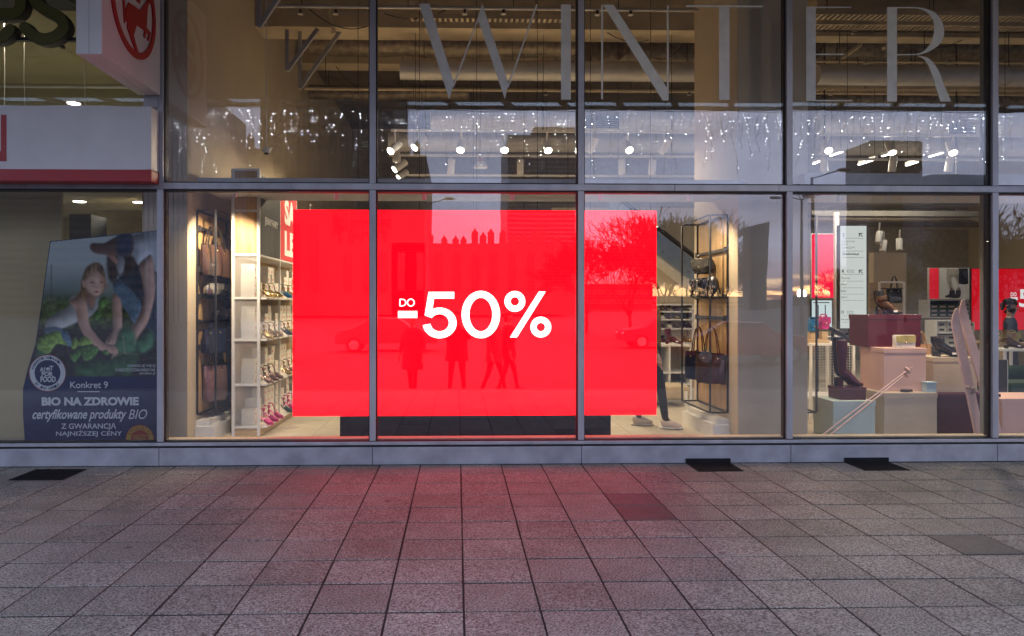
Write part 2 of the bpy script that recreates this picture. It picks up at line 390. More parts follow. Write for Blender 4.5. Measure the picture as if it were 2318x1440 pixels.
# gratings
M_grate = mat('cast_iron', (.016, .016, .017), .8, var=.3, spec=.12)
def grating(px0, y0, y1, w, lip, label):
    x = px0; t = thing('floor_grating', label, 'grating', (x + w / 2, (y0 + y1) / 2, 0), 'black gratings at the foot of the shopfront')
    f = MB()
    for a, b_, c, d in ((x, x + w, y0, y0 + .025), (x, x + w, y1 - .025, y1), (x, x + .025, y0 + .026, y1 - .026), (x + w - .025, x + w, y0 + .026, y1 - .026)): f.box(a, b_, c, d, .002, .007)
    if lip: f.box(x - .005, x + w + .005, y1 + .001, y1 + .012, .004, .05)
    f.build('frame', M_grate, t)
    s = MB(); k = 15
    for i in range(k): xx = x + .03 + (w - .06) * (i + .5) / k; s.box(xx - .006, xx + .006, y0 + .026, y1 - .026, .0022, .0066)
    for i in range(9): yy = y0 + .03 + (y1 - y0 - .06) * (i + .5) / 9; s.box(x + .026, x + w - .026, yy - .003, yy + .003, .0022, .006)
    s.build('slat', M_grate, t, kind='stuff')
    b2 = MB(); b2.box(x + .002, x + w - .002, y0 + .002, y1 - .002, .0013, .0018); b2.build('pit', M_gasket, t)
grating(-4.06, -.64, -.2, .48, False, 'black metal floor grating set in the paving below the garden poster window')
grating(2.29, -.45, SILL_Y - .02, .44, True, 'black floor grating by the sill below the pier with hanging bags')
grating(3.90, -.45, SILL_Y - .02, .44, True, 'black floor grating by the sill below the mint display box')

# ------------------------------------------------------------------ shopfront
MUL = [-113, 366, 844.5, 1314, 1783.5, 2247, 2712]
MX = [PX(p, 0) for p in MUL]
ZT = PZ(425, 0); ZB = PZ(1003.5, -.03); ZTOP = 5.2
sf = thing('glass_shopfront', 'grey aluminium framed glass shopfront above a low enamelled sill', 'shopfront', (0, 0, 0))
XL, XR = MX[0] - 4.2, MX[-1] + 4.2
AX = [MX[0] - 4.2, MX[0] - 2.1] + MX + [MX[-1] + 2.1, MX[-1] + 4.2]
for x in AX:
    for z0, z1 in ((ZB + .03, ZT - .033), (ZT + .033, ZTOP)):
        b = MB(); b.box(x - .03, x + .03, -.045, -.001, z0, z1); b.build('mullion', M_frame, sf, bevel=.003)
        b = MB(); b.box(x - .041, x + .041, -.012, .075, z0 + .001, z1 - .001); b.build('gasket', M_gasket, sf)
cuts = [PX(p, 0) for p in (-300, 172, 660, 1524, 1758, 2330)]
ts = [XL] + cuts + [XR]
for i in range(len(ts) - 1):
    pr = -.052 if i in (2, 4) else -.047
    b = MB(); b.box(ts[i] + .002, ts[i + 1] - .002, pr - (.006 if i == 3 else 0), -.001, ZT - .031, ZT + .031); b.build('transom', M_frame, sf, bevel=.003)
b = MB(); b.box(XL, XR, -.03, .08, ZT - .05, ZT + .044); b.build('gasket', M_gasket, sf)
b = MB(); b.box(XL, XR, -.05, -.001, ZB - .021, ZB + .021); b.build('bottom_rail', M_frame, sf, bevel=.003)
b = MB(); b.box(XL, XR, -.03, .08, ZB - .05, ZB + .032); b.build('gasket', M_gasket, sf)
b = MB(); b.box(MX[1], XR, .03, .16, ZB + .0335, ZB + .042); b.build('inner_sill', M_cream, sf, bevel=.003)
ZS = PZ(1012, SILL_Y)
for i in range(len(AX) - 1):
    b = MB(); b.box(AX[i] + .003, AX[i + 1] - .003, SILL_Y, -.002, .004, ZS); b.build('sill_panel', M_sillp, sf, bevel=.003)
b = MB(); b.box(XL, XR, SILL_Y + .02, .1, -.05, ZS + .02); b.build('sill_backing', M_gasket, sf)
for i in range(len(AX) - 1):
    for k, (z0, z1) in enumerate(((ZB + .032, ZT - .05), (ZT + .044, ZTOP))):
        w = AX[i + 1] - AX[i] - .092
        b = MB(); b.box(-w / 2, w / 2, -.005, .005, -(z1 - z0) / 2, (z1 - z0) / 2)
        o = b.build('window_pane', M_glass, None, loc=(0, 0, 0)); o.parent = sf
        o.location = ((AX[i] + AX[i + 1]) / 2, .012, (z0 + z1) / 2)
        o.rotation_euler = (R(rnd.uniform(-.10, .10)), 0, R(rnd.uniform(-.12, .12)))
b = MB(); b.box(XL - .05, XR + .05, -.08, .2, ZTOP - .05, 7.4); b.build('upper_wall', mat('facade_panel', (.3, .3, .32), .5), sf)
for s_, x in ((-1, XL - .05), (1, XR + .05)):
    b = MB(); b.box(x - .2, x + .2, -.06, .2, 0, ZTOP - .05); b.build('end_pier', M_sillp, sf)

# vinyl letters on the upper panes
M_vinyl = mat('frosted_vinyl', (.82, .83, .76), .7, var=.1, alpha=.8)
def z2(p): return (560 + p[0] * .3365, p[1] * .3365)
def z3(p): return (1300 + p[0] * .30552, p[1] * .30552)
def z4(p): return (1780 + p[0] * .30551, p[1] * .30551)
wl = thing('window_lettering', 'pale frosted vinyl letters WINTER spread across the upper panes', 'lettering', P(1500, 226, -.006))
def letter(polys, name): flat(name, polys, -.0035, M_vinyl, wl, step=-.0003, thick=.0012)
def thin(a, b, w):
    a, b = Vector(a), Vector(b); d = (b - a).normalized(); n_ = Vector((-d.y, d.x)) * w / 2
    return [tuple(a + n_), tuple(b + n_), tuple(b - n_), tuple(a - n_)]
letter([[z2(p) for p in ((1153, 25), (1225, 25), (1390, 560), (1358, 668))], [z2(p) for p in ((1580, 22), (1755, 560), (1733, 668), (1548, 125))],
        thin(z2((1385, 585)), z2((1560, 105)), 3.6), thin(z2((1752, 590)), z2((1948, 30)), 3.6)], 'letter')
letter([[z2(p) for p in ((2110, 30), (2176, 30), (2176, 670), (2110, 670))]], 'letter')
letter([[z3(p) for p in ((200, 36), (213, 36), (213, 735), (200, 735))], [z3(p) for p in ((214, 35), (290, 35), (686, 650), (686, 745), (655, 745))],
        [z3(p) for p in ((687, 38), (699, 38), (699, 745), (687, 745))]], 'letter')
letter([[z3(p) for p in ((830, 38), (1395, 42), (1395, 54), (830, 52))], [z3(p) for p in ((1073, 55), (1150, 55), (1150, 740), (1073, 740))]], 'letter')
letter([[z4(p) for p in ((148, 50), (218, 50), (218, 750), (148, 750))], [z4(p) for p in ((219, 50), (480, 50), (480, 59), (219, 59))],
        [z4(p) for p in ((219, 398), (430, 398), (430, 407), (219, 407))], [z4(p) for p in ((219, 741), (490, 741), (490, 750), (219, 750))]], 'letter')
bo = [(821, 53)] + [tuple(q) for q in spline([(900, 52), (1000, 58), (1085, 85), (1145, 145), (1170, 228), (1155, 300), (1110, 350), (1040, 390), (975, 408)], 4)] + [(821, 410)]
bi = [(821, 402)] + [tuple(q) for q in spline([(960, 400), (1010, 385), (1060, 335), (1088, 270), (1096, 200), (1080, 135), (1040, 90), (980, 65), (900, 61)], 4)] + [(821, 61)]
lg = [tuple(q) for q in spline([(975, 412), (1040, 425), (1090, 465), (1130, 530), (1165, 620), (1222, 752)], 4)] + [(1143, 752)] + [tuple(q) for q in spline([(1112, 660), (1085, 570), (1055, 490), (1020, 440), (975, 414)], 4)]
letter([[z4(p) for p in ((747, 53), (820, 53), (820, 752), (747, 752))], [z4(p) for p in bo + bi], [z4(p) for p in lg]], 'letter')

# ------------------------------------------------------------------ canopy over the pavement, with its fairy lights
cn = thing('canopy', 'dark flat entrance canopy with a glazed strip along its front edge', 'canopy', (0, -2.8, 5.2))
cX0, cX1 = -14, 15
b = MB(); b.box(cX0, cX1, -5.05, -.081, 5.02, 5.3); b.build('roof_panel', M_canopy, cn)
b = MB(); b.box(cX0, cX1, -5.72, -5.66, 5.07, 5.13); b.build('edge_beam', M_canopy, cn)
x = cX0
while x < cX1:
    b = MB(); b.bar((x, -5.051, 5.10), (x + .25, -5.659, 5.10), .10, .055); b.build('rafter', M_canopy, cn); x += .98
b = MB(); b.box(cX0, cX1, -5.70, -5.051, 5.132, 5.14); b.build('skylight', M_clear, cn)
M_wire = mat('dark_wire', (.02, .02, .025), .6); M_led = emat('fairy_led', (.86, .92, 1.0), 190)
for k in range(11):
    xa = -9.2 + k * 1.75
    t = thing('icicle_lights', 'icicle fairy lights mirrored in the glass, string %d counted from the left' % (k + 1), 'fairy lights', (xa + .85, -5.66, 5.07), 'icicle light strings along the canopy edge')
    w_ = MB(); l_ = MB(); w_.sweep([(xa + .02, -5.69, 5.06), (xa + .85, -5.69, 5.035), (xa + 1.73, -5.69, 5.06)], .006, 4)
    x = xa + .03
    while x < xa + 1.72:
        ln = rnd.choice((.2, .3, .35, .45, .55, .7, 1.05)) * rnd.uniform(.8, 1.1); z = 5.05; pts = [Vector((x, -5.69, z))]; xx = x
        while z > 5.05 - ln:
            z -= .06; xx += rnd.uniform(-.03, .03); pts.append(Vector((xx, -5.69 + rnd.uniform(-.02, .02), z)))
            if rnd.random() < .40: l_.ell(pts[-1] + Vector((rnd.uniform(-.03, .03), .012, 0)), rnd.uniform(.0022, .0046), 5, 4)
        w_.sweep(pts, .0035, 3); x += rnd.uniform(.035, .11)
    w_.build('wire', M_wire, t); l_.build('bulb', M_led, t, kind='stuff', fixn=False)

# ------------------------------------------------------------------ shop shell
FZ = .12
fl = MB(); fl.box(-2.83, 14, .1, 13, -.1, FZ - .012); flo = fl.build('floor', mat('floor_grout', (.3, .27, .22), .8)); tag(flo, kind='structure')
ft = MB(); ft.box(-.297, .297, -.297, .297, -.012, 0); fto = ft.build('floor_tile', M_floor); ftm = fto.data; bpy.data.objects.remove(fto)
for i in range(20):
    for j in range(9):
        xx, yy = -2.53 + .6 * i, .5 + .6 * j
        if yy > 2.2 and not (-2.9 < xx < -1.2 or 1.5 < xx): continue
        o = bpy.data.objects.new('floor_tile', ftm); COL.objects.link(o); o.parent = flo; o.location = (xx, yy, FZ)
b = MB()
for i in range(28):
    for j in range(20):
        xx, yy = -2.53 + .6 * i, .5 + .6 * j
        if i < 20 and j < 9 and not (yy > 2.2 and not (-2.9 < xx < -1.2 or 1.5 < xx)): continue
        if xx < 13.8 and yy < 12.8: b.box(xx - .297, xx + .297, yy - .297, yy + .297, FZ - .012, FZ)
b.build('more_floor_tiles', M_floor, flo, kind='stuff')
PL, PR, PRX1 = -2.83, 2.99, 3.75
b = MB(); b.box(-2.99, PL, 1.9, 13, -.1, 6.6); tag(b.build('party_wall', M_cream), kind='structure')
b = MB(); b.box(-3.3, PL, .4, 1.899, -.1, 6.6); tag(b.build('pier_wall', M_cream), kind='structure')
b = MB(); b.box(PR, PRX1, .4, 1.86, FZ - .2, 6.6); tag(b.build('column', M_cream, bevel=.01), kind='structure')
b = MB(); b.box(-8, 14.2, 12.6, 12.8, -.1, 6.6); tag(b.build('back_wall', mat('taupe_wall', (.34, .30, .24), .8)), kind='structure')
b = MB(); b.box(14, 14.2, .1, 12.6, -.1, 6.6); tag(b.build('side_wall', M_cream), kind='structure')
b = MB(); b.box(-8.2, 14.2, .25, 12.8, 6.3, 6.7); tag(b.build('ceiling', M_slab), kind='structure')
# slim post by the second-last mullion
b = MB(); b.box(PX(2214, .35), PX(2238, .35), .27, .33, FZ - .1, 6.6); tag(b.build('slim_column', mat('column_grey', (.24, .23, .19), .7), bevel=.01), kind='structure')
# display soffit along the window head
b = MB(); b.box(PX(447, .25) , PX(1690, .25), .25, 1.2, ZT + .03, PZ(405, .25)); tag(b.build('soffit', mat('grey_soffit', (.42, .43, .45), .6)), kind='structure')
b = MB(); b.box(PX(1822, .25), 9.5, .25, 1.2, ZT + .03, PZ(388, .25)); tag(b.build('soffit', MATS['grey_soffit']), kind='structure')
# ------------------------------------------------------------------ left bay: drugstore signs, poster, room behind
def PXP(px, py, X):
    u = (px - PPX) / FPX; v = (PPY - py) / FPX
    dx = u * math.cos(YAW) + math.sin(YAW); dy = -u * math.sin(YAW) + math.cos(YAW); t = X / dx
    return Vector((X, CAM.y + t * dy, CAM.z + t * v))
def z1(p): return (p[0] * .30550, p[1] * .30550)
M_signw = mat('sign_white', (.62, .60, .60), .4, var=.06, scale=3)
M_signr = mat('sign_red', (.36, .006, .012), .4, var=.06)
# fascia box
fx1, fy = -2.945, -.24
fz0, fz1 = PZ(414, fy), PZ(246, fy)
fa = thing('fascia_sign', 'white fascia box with red base stripe and red letter over the poster window', 'sign', (-4, 0, fz0))
b = MB(); b.box(-6.2, fx1, fy, -.055, fz0 + .115, fz1); b.build('box', M_signw, fa, bevel=.006)
b = MB(); b.box(-6.2, fx1 + .002, fy - .003, -.055, fz0, fz0 + .113); b.build('red_stripe', M_signr, fa, bevel=.004)
b = MB(); b.box(-6.2, fx1 - .06, fy - .0015, fy, fz0 + .113, fz1 - .001); b.build('front_panel', M_signw, fa)
nL = []
def N_(px0, px1, y0, y1): return [(px0, y0), (px1, y0), (px1, y1), (px0, y1)]
flat('letter', [N_(2, 14, 260, 365), [(-62, 260), (-48, 260), (1.6, 344), (1.6, 365), (-9, 365), (-62, 277)], N_(-76, -63, 260, 365)], fy - .006, M_signr, fa, thick=.004)
# blade sign
bx0, bx1, by, bz0, bz1 = -3.14, -2.93, -1.27, 3.655, 4.94
bs = thing('blade_sign', 'white projecting box sign with a red ring and horse-man emblem on its side', 'sign', (-3.03, -.65, bz0))
b = MB(); b.box(bx0, bx0 + .103, by, -.06, bz0, bz1); b.build('case_half', M_signw, bs, bevel=.004)
b = MB(); b.box(bx0 + .105, bx1, by, -.06, bz0, bz1); b.build('case_half', M_signw, bs, bevel=.004)
b = MB(); b.box(bx0 + .05, bx1 - .03, -.06, -.02, bz0 - .12, bz1); b.build('bracket', M_frame, bs)
cyy, czz, rr_ = -.665, 4.30, .47
def ringp(r): return [Vector((bx1 + .001, cyy + r * math.cos(a * math.pi / 32), czz + r * math.sin(a * math.pi / 32))) for a in range(64)]
o_, i_ = ringp(rr_), ringp(rr_ - .062); vs, fs = strip(o_, i_); k = len(vs); off = Vector((.012, 0, 0))
b = MB(); b.add(vs + [v + off for v in vs], fs + [[q + k for q in f] for f in fs] + [(i, (i + 1) % 64, k + (i + 1) % 64, k + i) for i in range(64)] + [(64 + i, 64 + (i + 1) % 64, k + 64 + (i + 1) % 64, k + 64 + i) for i in range(64)]); b.build('ring', M_signr, bs)
em = [[(925, -60), (1085, -60), (1090, 0), (1075, 20), (1036, 78), (948, 18), (930, 60), (925, 130), (940, 165), (938, 205), (968, 295), (1012, 412), (1030, 418), (1002, 330), (985, 262), (1008, 185), (1066, 226), (1060, 268), (1070, 284), (1078, 244), (1098, 256), (1086, 292), (1096, 306), (1113, 246), (1080, 204), (1086, 80), (1098, 20), (1120, 40), (1130, 20), (1100, -60)],
      [(905, 0), (918, 0), (924, 160), (917, 172)]]
b = MB()
for pl in em: b.prism([PXP(*z1(p), bx1 + .001) for p in pl], (.010, 0, 0))
b.prism([Vector((bx1 + .001, cyy + dy, czz + dz)) for dy, dz in ((-.16, .06), (.12, .06), (.14, .2), (.05, .34), (-.02, .36), (-.06, .26), (-.2, .18))], (.010, 0, 0))
b.build('emblem', M_signr, bs)
# large script letters
def ribbon(pts, w):
    c = [Vector((p[0], p[1])) for p in spline([(*q, 0) for q in pts], 6)]; k = len(c); L_, R_ = [], []
    for i in range(k):
        d = (c[min(i + 1, k - 1)] - c[max(i - 1, 0)]).normalized(); n_ = Vector((-d.y, d.x)) * w / 2
        L_.append(c[i] + n_); R_.append(c[i] - n_)
    a = (c[-1] - c[-2]).normalized(); e1 = [c[-1] + Matrix.Rotation(t, 2) @ (L_[-1] - c[-1]) for t in (-.8, -1.57, -2.3)]
    e0 = [c[0] + Matrix.Rotation(t, 2) @ (R_[0] - c[0]) for t in (-.8, -1.57, -2.3)]
    return L_ + e1 + R_[::-1] + e0
M_olive = mat('olive_acrylic', (.085, .078, .012), .35, var=.08)
sg = thing('script_sign', 'large raised olive script letters with black sides on a rail above the white fascia', 'sign', P(90, 98, -.3))
sY = -.34
for pts in ([(545, -20), (470, -90), (360, -110), (270, -70), (255, 0), (330, 70), (425, 120), (468, 190), (420, 255), (330, 285), (240, 260), (178, 198)],
            [(-200, 95), (-40, 98), (110, 92), (150, 20), (120, -70), (0, -110), (-130, -70), (-190, 60), (-160, 200), (-60, 275), (20, 262), (70, 215)],
            [(607, 226), (612, 230)]):
    ol = ribbon(pts, 86); pw = [P(*z1(p), sY) for p in ol]
    lo = MB(); lo.prism([q + Vector((0, .012, 0)) for q in pw], (0, .10, 0)); lo.slot(1)
    sides = lo.build('letter', [mat('letter_black', (.012, .012, .013), .5), M_olive], sg)
    fc = MB(); sc2 = [P(*z1(p), sY) for p in ribbon(pts, 78)]; fc.prism(sc2, (0, .0115, 0)); fc.build('letter_face', M_olive, sides)
b = MB(); b.box(-6.2, -3.16, -.25, -.2, PZ(102.5, -.22), PZ(95, -.22)); b.build('rail', MATS['letter_black'], sg)
for x in (-5.9, -4.9, -3.9, -3.3):
    b = MB(); b.bar((x, -.199, PZ(99, -.22)), (x, -.001, PZ(99, -.22)), .03); b.build('bracket', MATS['letter_black'], sg)

# room behind the left bay
M_olw = mat('olive_wall', (.38, .35, .21), .8, var=.06, scale=2)
M_ylw = mat('straw_wall', (.44, .38, .22), .8, var=.05, scale=2)
b = MB(); b.box(-8.2, -3.0, 4.2, 4.35, -.1, 6.3); tag(b.build('drugstore_back_wall', M_olw), kind='structure')
b = MB(); b.box(-8.2, -8.0, .3, 4.2, -.1, 6.3); tag(b.build('drugstore_side_wall', M_olw), kind='structure')
b = MB(); b.box(-8.0, -3.0, .1, 4.2, -.1, FZ); tag(b.build('drugstore_floor', M_floor), kind='structure')
b = MB(); b.box(-8.0, -3.305, .3, 4.2, 2.95, 3.1); tag(b.build('drugstore_ceiling', mat('light_ceiling', (.6, .58, .5), .8)), kind='structure')
b = MB(); b.box(-8.0, -3.305, .3, 4.2, 4.62, 4.8); tag(b.build('drugstore_upper_ceiling', M_olw), kind='structure')
b = MB(); b.box(-8.0, -3.31, 2.9, 3.2, 4.3, 4.619); tag(b.build('drugstore_beam', M_olw), kind='structure')
pb = thing('window_back_panel', 'tall straw yellow panel behind the garden poster', 'panel', (-4.4, .9, FZ))
b = MB(); b.box(PX(-60, .9), PX(140, .9), .88, .93, FZ, 2.9); b.build('board', M_ylw, pb)
yp = thing('wall_panel', 'pale yellow lit panel high on the wall above the poster', 'panel', P(270, 530, 2.2))
b = MB(); b.box(PX(205, 2.2), PX(352, 2.2), 2.2, 2.25, PZ(640, 2.2), PZ(478, 2.2)); b.build('board', mat('pale_yellow', (.75, .64, .38), .7), yp)
gb = thing('wall_cabinet', 'dark grey block standing in for a reflection beside the pale yellow panel', 'cabinet', P(180, 545, 1.6))
b = MB(); b.box(PX(157, 1.6), PX(206, 1.6), 1.6, 2.0, PZ(600, 1.6), PZ(488, 1.6)); b.build('carcass', mat('slate', (.12, .13, .15), .6), gb)  # dark box stands in for a reflection in the window glass
def downlight(px, py, cz, r, label, energy, col=(1, .9, .7), es=14):
    d = FPX * (cz - CAM.z) / (PPY - py); Y = CAM.y + d; c = Vector((PX(px, Y), Y, cz))
    t = thing('ceiling_downlight', label, 'ceiling light', c)
    b = MB(); b.cyl(c - Vector((0, 0, .001)), c - Vector((0, 0, .02)), r, 24); b.build('rim', M_white, t)
    b = MB(); b.cyl(c - Vector((0, 0, .0205)), c - Vector((0, 0, .026)), r * .86, 24); b.build('diffuser', emat('downlight_glow', (1, .95, .82), es), t)
    l = bpy.data.lights.new('downlight', 'AREA'); l.shape = 'DISK'; l.size = r * 2; l.energy = energy; l.color = col
    lo = bpy.data.objects.new('downlight', l); COL.objects.link(lo); lo.parent = t; lo.location = (0, 0, -.04)
downlight(167, 237, 4.3, .09, 'round downlight glowing just above the white fascia box', 13)
downlight(22, 46, 4.62, .11, 'round downlight behind the olive script letters', 13)
downlight(180, 456, 2.95, .085, 'round downlight above the garden poster, the one nearer its left edge', 9)
downlight(315, 457, 2.95, .085, 'round downlight above the garden poster, over the capped woman', 9)
for i, (px, lb) in enumerate(((9, 'pale hanging cable, the one nearest the red letter'), (56, 'pale hanging cable in the middle of three above the fascia'), (192, 'pale hanging cable beside the blade sign edge'))):
    a = P(px, 0, .5); t = thing('hanging_cable', lb, 'cable', (a.x, .5, 3.3)); q = rnd.uniform(-.01, .01)
    b = MB(); b.sweep([(a.x, .5, 4.6), (a.x + q, .5, 4.0), (a.x - q, .51, 3.4)], .004, 5); b.build('wire', mat('cable_pale', (.7, .68, .55), .6), t)
pt_ = thing('conduit', 'thin conduit running across the drugstore ceiling', 'conduit', P(150, 190, 2.6)); b = MB(); b.cyl((-7.9, 2.6, 4.5), (-3.32, 2.6, 4.5), .022, 10); b.build('tube', M_duct, pt_)

# poster
pY = .16
ps = thing('garden_poster', 'tall navy advertising poster of a girl and woman planting vegetables', 'poster', P(215, 995, pY))
def Z8(p): return (80 + p[0] * .23616, 520 + p[1] * .23616)
def Z5(p): return (p[0] * .44444, 420 + p[1] * .44444)
def pm(n_, c, **k): return mat('print_' + n_, tuple(q * .5 for q in c), .7, **{'var': .1, 'scale': 12, 'spec': .08, **k})
lay = [0]
def prt(name, polys, m, sm=True, zf=Z8, part=ps):
    lay[0] += 1
    flat(name, [[zf(p) for p in (smooth_poly(pl, 4) if sm else pl)] for pl in polys], pY - lay[0] * .0005, m, part, step=.00002, thick=.0003)
outl = [(113, 546), (372, 520), (372, 999), (56, 999), (52, 940), (52, 880), (64, 830), (80, 780), (92, 700)]
b = MB(); b.prism([P(x, y, pY) for x, y in outl], (0, .012, 0)); b.build('board', pm('navy', (.010, .030, .15)), ps)
import numpy as np
def photo_print():
    x0, x1, y0, y1, st = 50.0, 372.0, 519.0, 854.0, 1.15
    xs = np.arange(x0, x1 + .01, st); ys = np.arange(y0, y1 + .01, st); GX, GY = np.meshgrid(xs, ys); H_, W_ = GX.shape
    rg = np.random.default_rng(3)
    def blur(m, r):
        for _ in range(2):
            for ax in (0, 1):
                c = np.cumsum(np.pad(m, [(r + 1, r) if k == ax else (0, 0) for k in (0, 1)], mode='edge'), axis=ax)
                m = (np.take(c, range(2 * r + 1, c.shape[ax]), ax) - np.take(c, range(0, c.shape[ax] - 2 * r - 1), ax)) / (2 * r + 1)
        return m
    def nz_(cx, cy, seed=0):
        g = np.random.default_rng(seed).random((int(H_ / cy) + 3, int(W_ / cx) + 3)); yy = np.arange(H_) / cy; xx = np.arange(W_) / cx
        i = yy.astype(int); j = xx.astype(int); fy = (yy - i)[:, None]; fx = (xx - j)[None, :]; fy = fy * fy * (3 - 2 * fy); fx = fx * fx * (3 - 2 * fx)
        return (g[i][:, j] * (1 - fx) + g[i][:, j + 1] * fx) * (1 - fy) + (g[i + 1][:, j] * (1 - fx) + g[i + 1][:, j + 1] * fx) * fy
    def mask(poly, soft):
        m = np.zeros((H_, W_), bool); k = len(poly)
        for i in range(k):
            ax_, ay = poly[i]; bx_, by_ = poly[(i + 1) % k]
            if ay == by_: continue
            c = ((ay > GY) != (by_ > GY)) & (GX < (bx_ - ax_) * (GY - ay) / (by_ - ay) + ax_); m ^= c
        m = m.astype(float); return blur(m, soft) if soft else m
    # soft background: pale sky, hazy field, blurred greens, dark soil
    v = (GY - y0) / (y1 - y0); C = np.zeros((H_, W_, 3))
    def lerp(c, m): C[:] = C * (1 - m[..., None]) + np.array(c) * m[..., None] if not isinstance(c, np.ndarray) else C * (1 - m[..., None]) + c * m[..., None]
    C[:] = np.array((.36, .43, .44)) * (1.1 - .35 * v)[..., None]
    def band(ya, yb): return np.clip((GY - ya) / (yb - ya), 0, 1)
    lerp((.22, .28, .28), band(600, 640)); hz_ = np.array((.10, .14, .10)) * (.6 + .8 * nz_(24, 12, 1))[..., None]; lerp(hz_, band(640, 672) * .8)
    gr = np.array((.07, .105, .03)) * (.25 + 1.5 * nz_(9, 8, 2) * (.5 + nz_(3, 3, 3)))[..., None]; lerp(gr, band(664, 690))
    so_ = np.array((.028, .024, .024)) * (.3 + 1.4 * nz_(5, 3, 4))[..., None]; lerp(so_, band(728, 750))
    def put(poly, col, soft=1, k3=1.6, r3=7, tex=None, sm=True, amt=1.0, light=(-.5, -.8)):
        q = [Z8(p) for p in (smooth_poly(poly, 4) if sm else poly)]; m = mask(q, soft); bl = blur(m, r3); gy, gx = np.gradient(bl)
        sh = 1 + k3 * (gx * -light[0] + gy * -light[1]) * -r3 * .9
        sh = np.clip(sh, .35, 1.6); c = np.array(col)[None, None, :] * sh[..., None]
        if tex is not None: c = c * tex[..., None]
        lerp(c, m * amt)
    hairt = .45 + 1.1 * nz_(2.2, 16, 5); den = .7 + .6 * nz_(3, 3, 6) * (.6 + .8 * nz_(14, 14, 7)); fold = .72 + .56 * nz_(9, 16, 8); skn = .88 + .24 * nz_(10, 10, 9)
    put([(150, 335), (160, 335), (160, 760), (150, 760)], (.10, .11, .10), 1, 0, sm=False)
    put([(1030, 380), (1236, 370), (1236, 1100), (1080, 960), (1000, 800)], (.03, .05, .085), 1, 1.5, tex=den)
    put([(745, 505), (800, 470), (900, 540), (1010, 690), (1010, 860), (950, 905), (880, 790), (770, 640)], (.10, .17, .23), 1, 2.2, tex=den)
    put([(870, 290), (1000, 340), (1045, 560), (1010, 680), (930, 590), (800, 470), (850, 420)], (.035, .045, .06), 1, 1.5, tex=fold)
    put([(915, 62), (1010, 32), (1120, 10), (1236, 20), (1236, 400), (1130, 380), (1115, 245), (1060, 270), (992, 338), (940, 260), (925, 150)], (.40, .46, .51), 1, 2.0, 12, tex=fold)
    put([(690, 235), (780, 180), (920, 235), (965, 330), (890, 430), (800, 440), (745, 520), (690, 430)], (.055, .038, .032), 2, 1.0, tex=hairt)
    put([(790, 255), (850, 270), (840, 400), (800, 420), (775, 330)], (.25, .27, .29), 1, 1.2, tex=fold)
    put([(690, 235), (740, 225), (790, 300), (780, 330), (740, 300), (700, 260)], (.30, .18, .13), 1, 1.2)
    put([(520, 165), (550, 128), (650, 130), (740, 85), (800, 58), (930, 48), (925, 235), (780, 245), (660, 240), (560, 222)], (.10, .058, .05), 1, 2.0, tex=.8 + .4 * nz_(2, 2, 11))
    put([(785, 62), (915, 55), (920, 225), (790, 235)], (.035, .05, .095), 2, 1.0, tex=fold)
    sk_ = (.46, .30, .225)
    put([(745, 610), (790, 640), (822, 700), (828, 940), (800, 1030), (755, 1106), (715, 1104), (672, 1086), (700, 1020), (742, 950), (738, 760)], sk_, 1, 2.4, 5, tex=skn)
    put([(992, 335), (1060, 268), (1112, 245), (1140, 380), (1148, 600), (1110, 780), (1070, 900), (990, 1020), (945, 1110), (920, 960), (1000, 800), (1038, 620), (1020, 460)], sk_, 1, 2.6, 8, tex=skn)
    for q in (((700, 1090), (724, 1010), (730, 1012), (708, 1096)), ((732, 1102), (752, 1012), (758, 1014), (740, 1104)), ((685, 1080), (712, 1020), (716, 1022), (692, 1088))): put(list(q), (.14, .075, .055), 1, 0, sm=False)
    put([(480, 375), (530, 330), (585, 314), (640, 345), (668, 420), (668, 520), (640, 625), (560, 640), (500, 690), (385, 660), (430, 590), (438, 500)], (.19, .125, .07), 1, 1.3, tex=hairt)
    put([(500, 600), (600, 620), (585, 700), (560, 760), (520, 740), (480, 680)], (.27, .165, .12), 1, 1.0)
    ang = (GX * .62 + GY * .78) ; stripe = np.where(np.sin(ang * 2 * math.pi / 3.6) > .25, .28, 1.0); stripe = blur(stripe, 0) if False else stripe
    put([(385, 635), (330, 660), (322, 730), (200, 795), (110, 870), (92, 925), (110, 948), (260, 945), (410, 880), (520, 835), (600, 745), (612, 650), (585, 655), (545, 772), (492, 690), (470, 760), (400, 760)], (.46, .49, .48), 1, 1.8, 9, tex=stripe * fold)
    put([(95, 945), (200, 930), (310, 990), (352, 1108), (300, 1110), (180, 1040), (100, 1000)], (.10, .17, .24), 1, 1.6, tex=den)
    put([(474, 500), (500, 430), (560, 396), (625, 412), (655, 480), (650, 560), (625, 615), (575, 637), (520, 605), (490, 560)], (.55, .385, .30), 1, 1.6, 6, tex=skn)
    put([(445, 490), (468, 490), (478, 540), (468, 560), (450, 530)], (.45, .29, .22), 1, 1.0)
    put([(608, 425), (650, 450), (655, 545), (628, 612), (600, 628), (624, 560), (622, 490)], (.30, .18, .13), 3, 0, amt=.75)
    put([(500, 560), (560, 610), (600, 630), (560, 640), (510, 610)], (.32, .20, .15), 2, 0, amt=.6)
    put([(478, 470), (500, 395), (580, 318), (590, 390), (530, 420), (498, 470)], (.21, .14, .08), 1, 1.0, tex=hairt); put([(588, 316), (645, 350), (668, 450), (640, 440), (600, 396)], (.15, .10, .06), 1, 1.0, tex=hairt)
    for q in (((518, 508), (545, 503), (572, 509), (545, 516)), ((615, 505), (636, 500), (654, 506), (636, 511))): put(list(q), (.05, .03, .025), 0, 0)
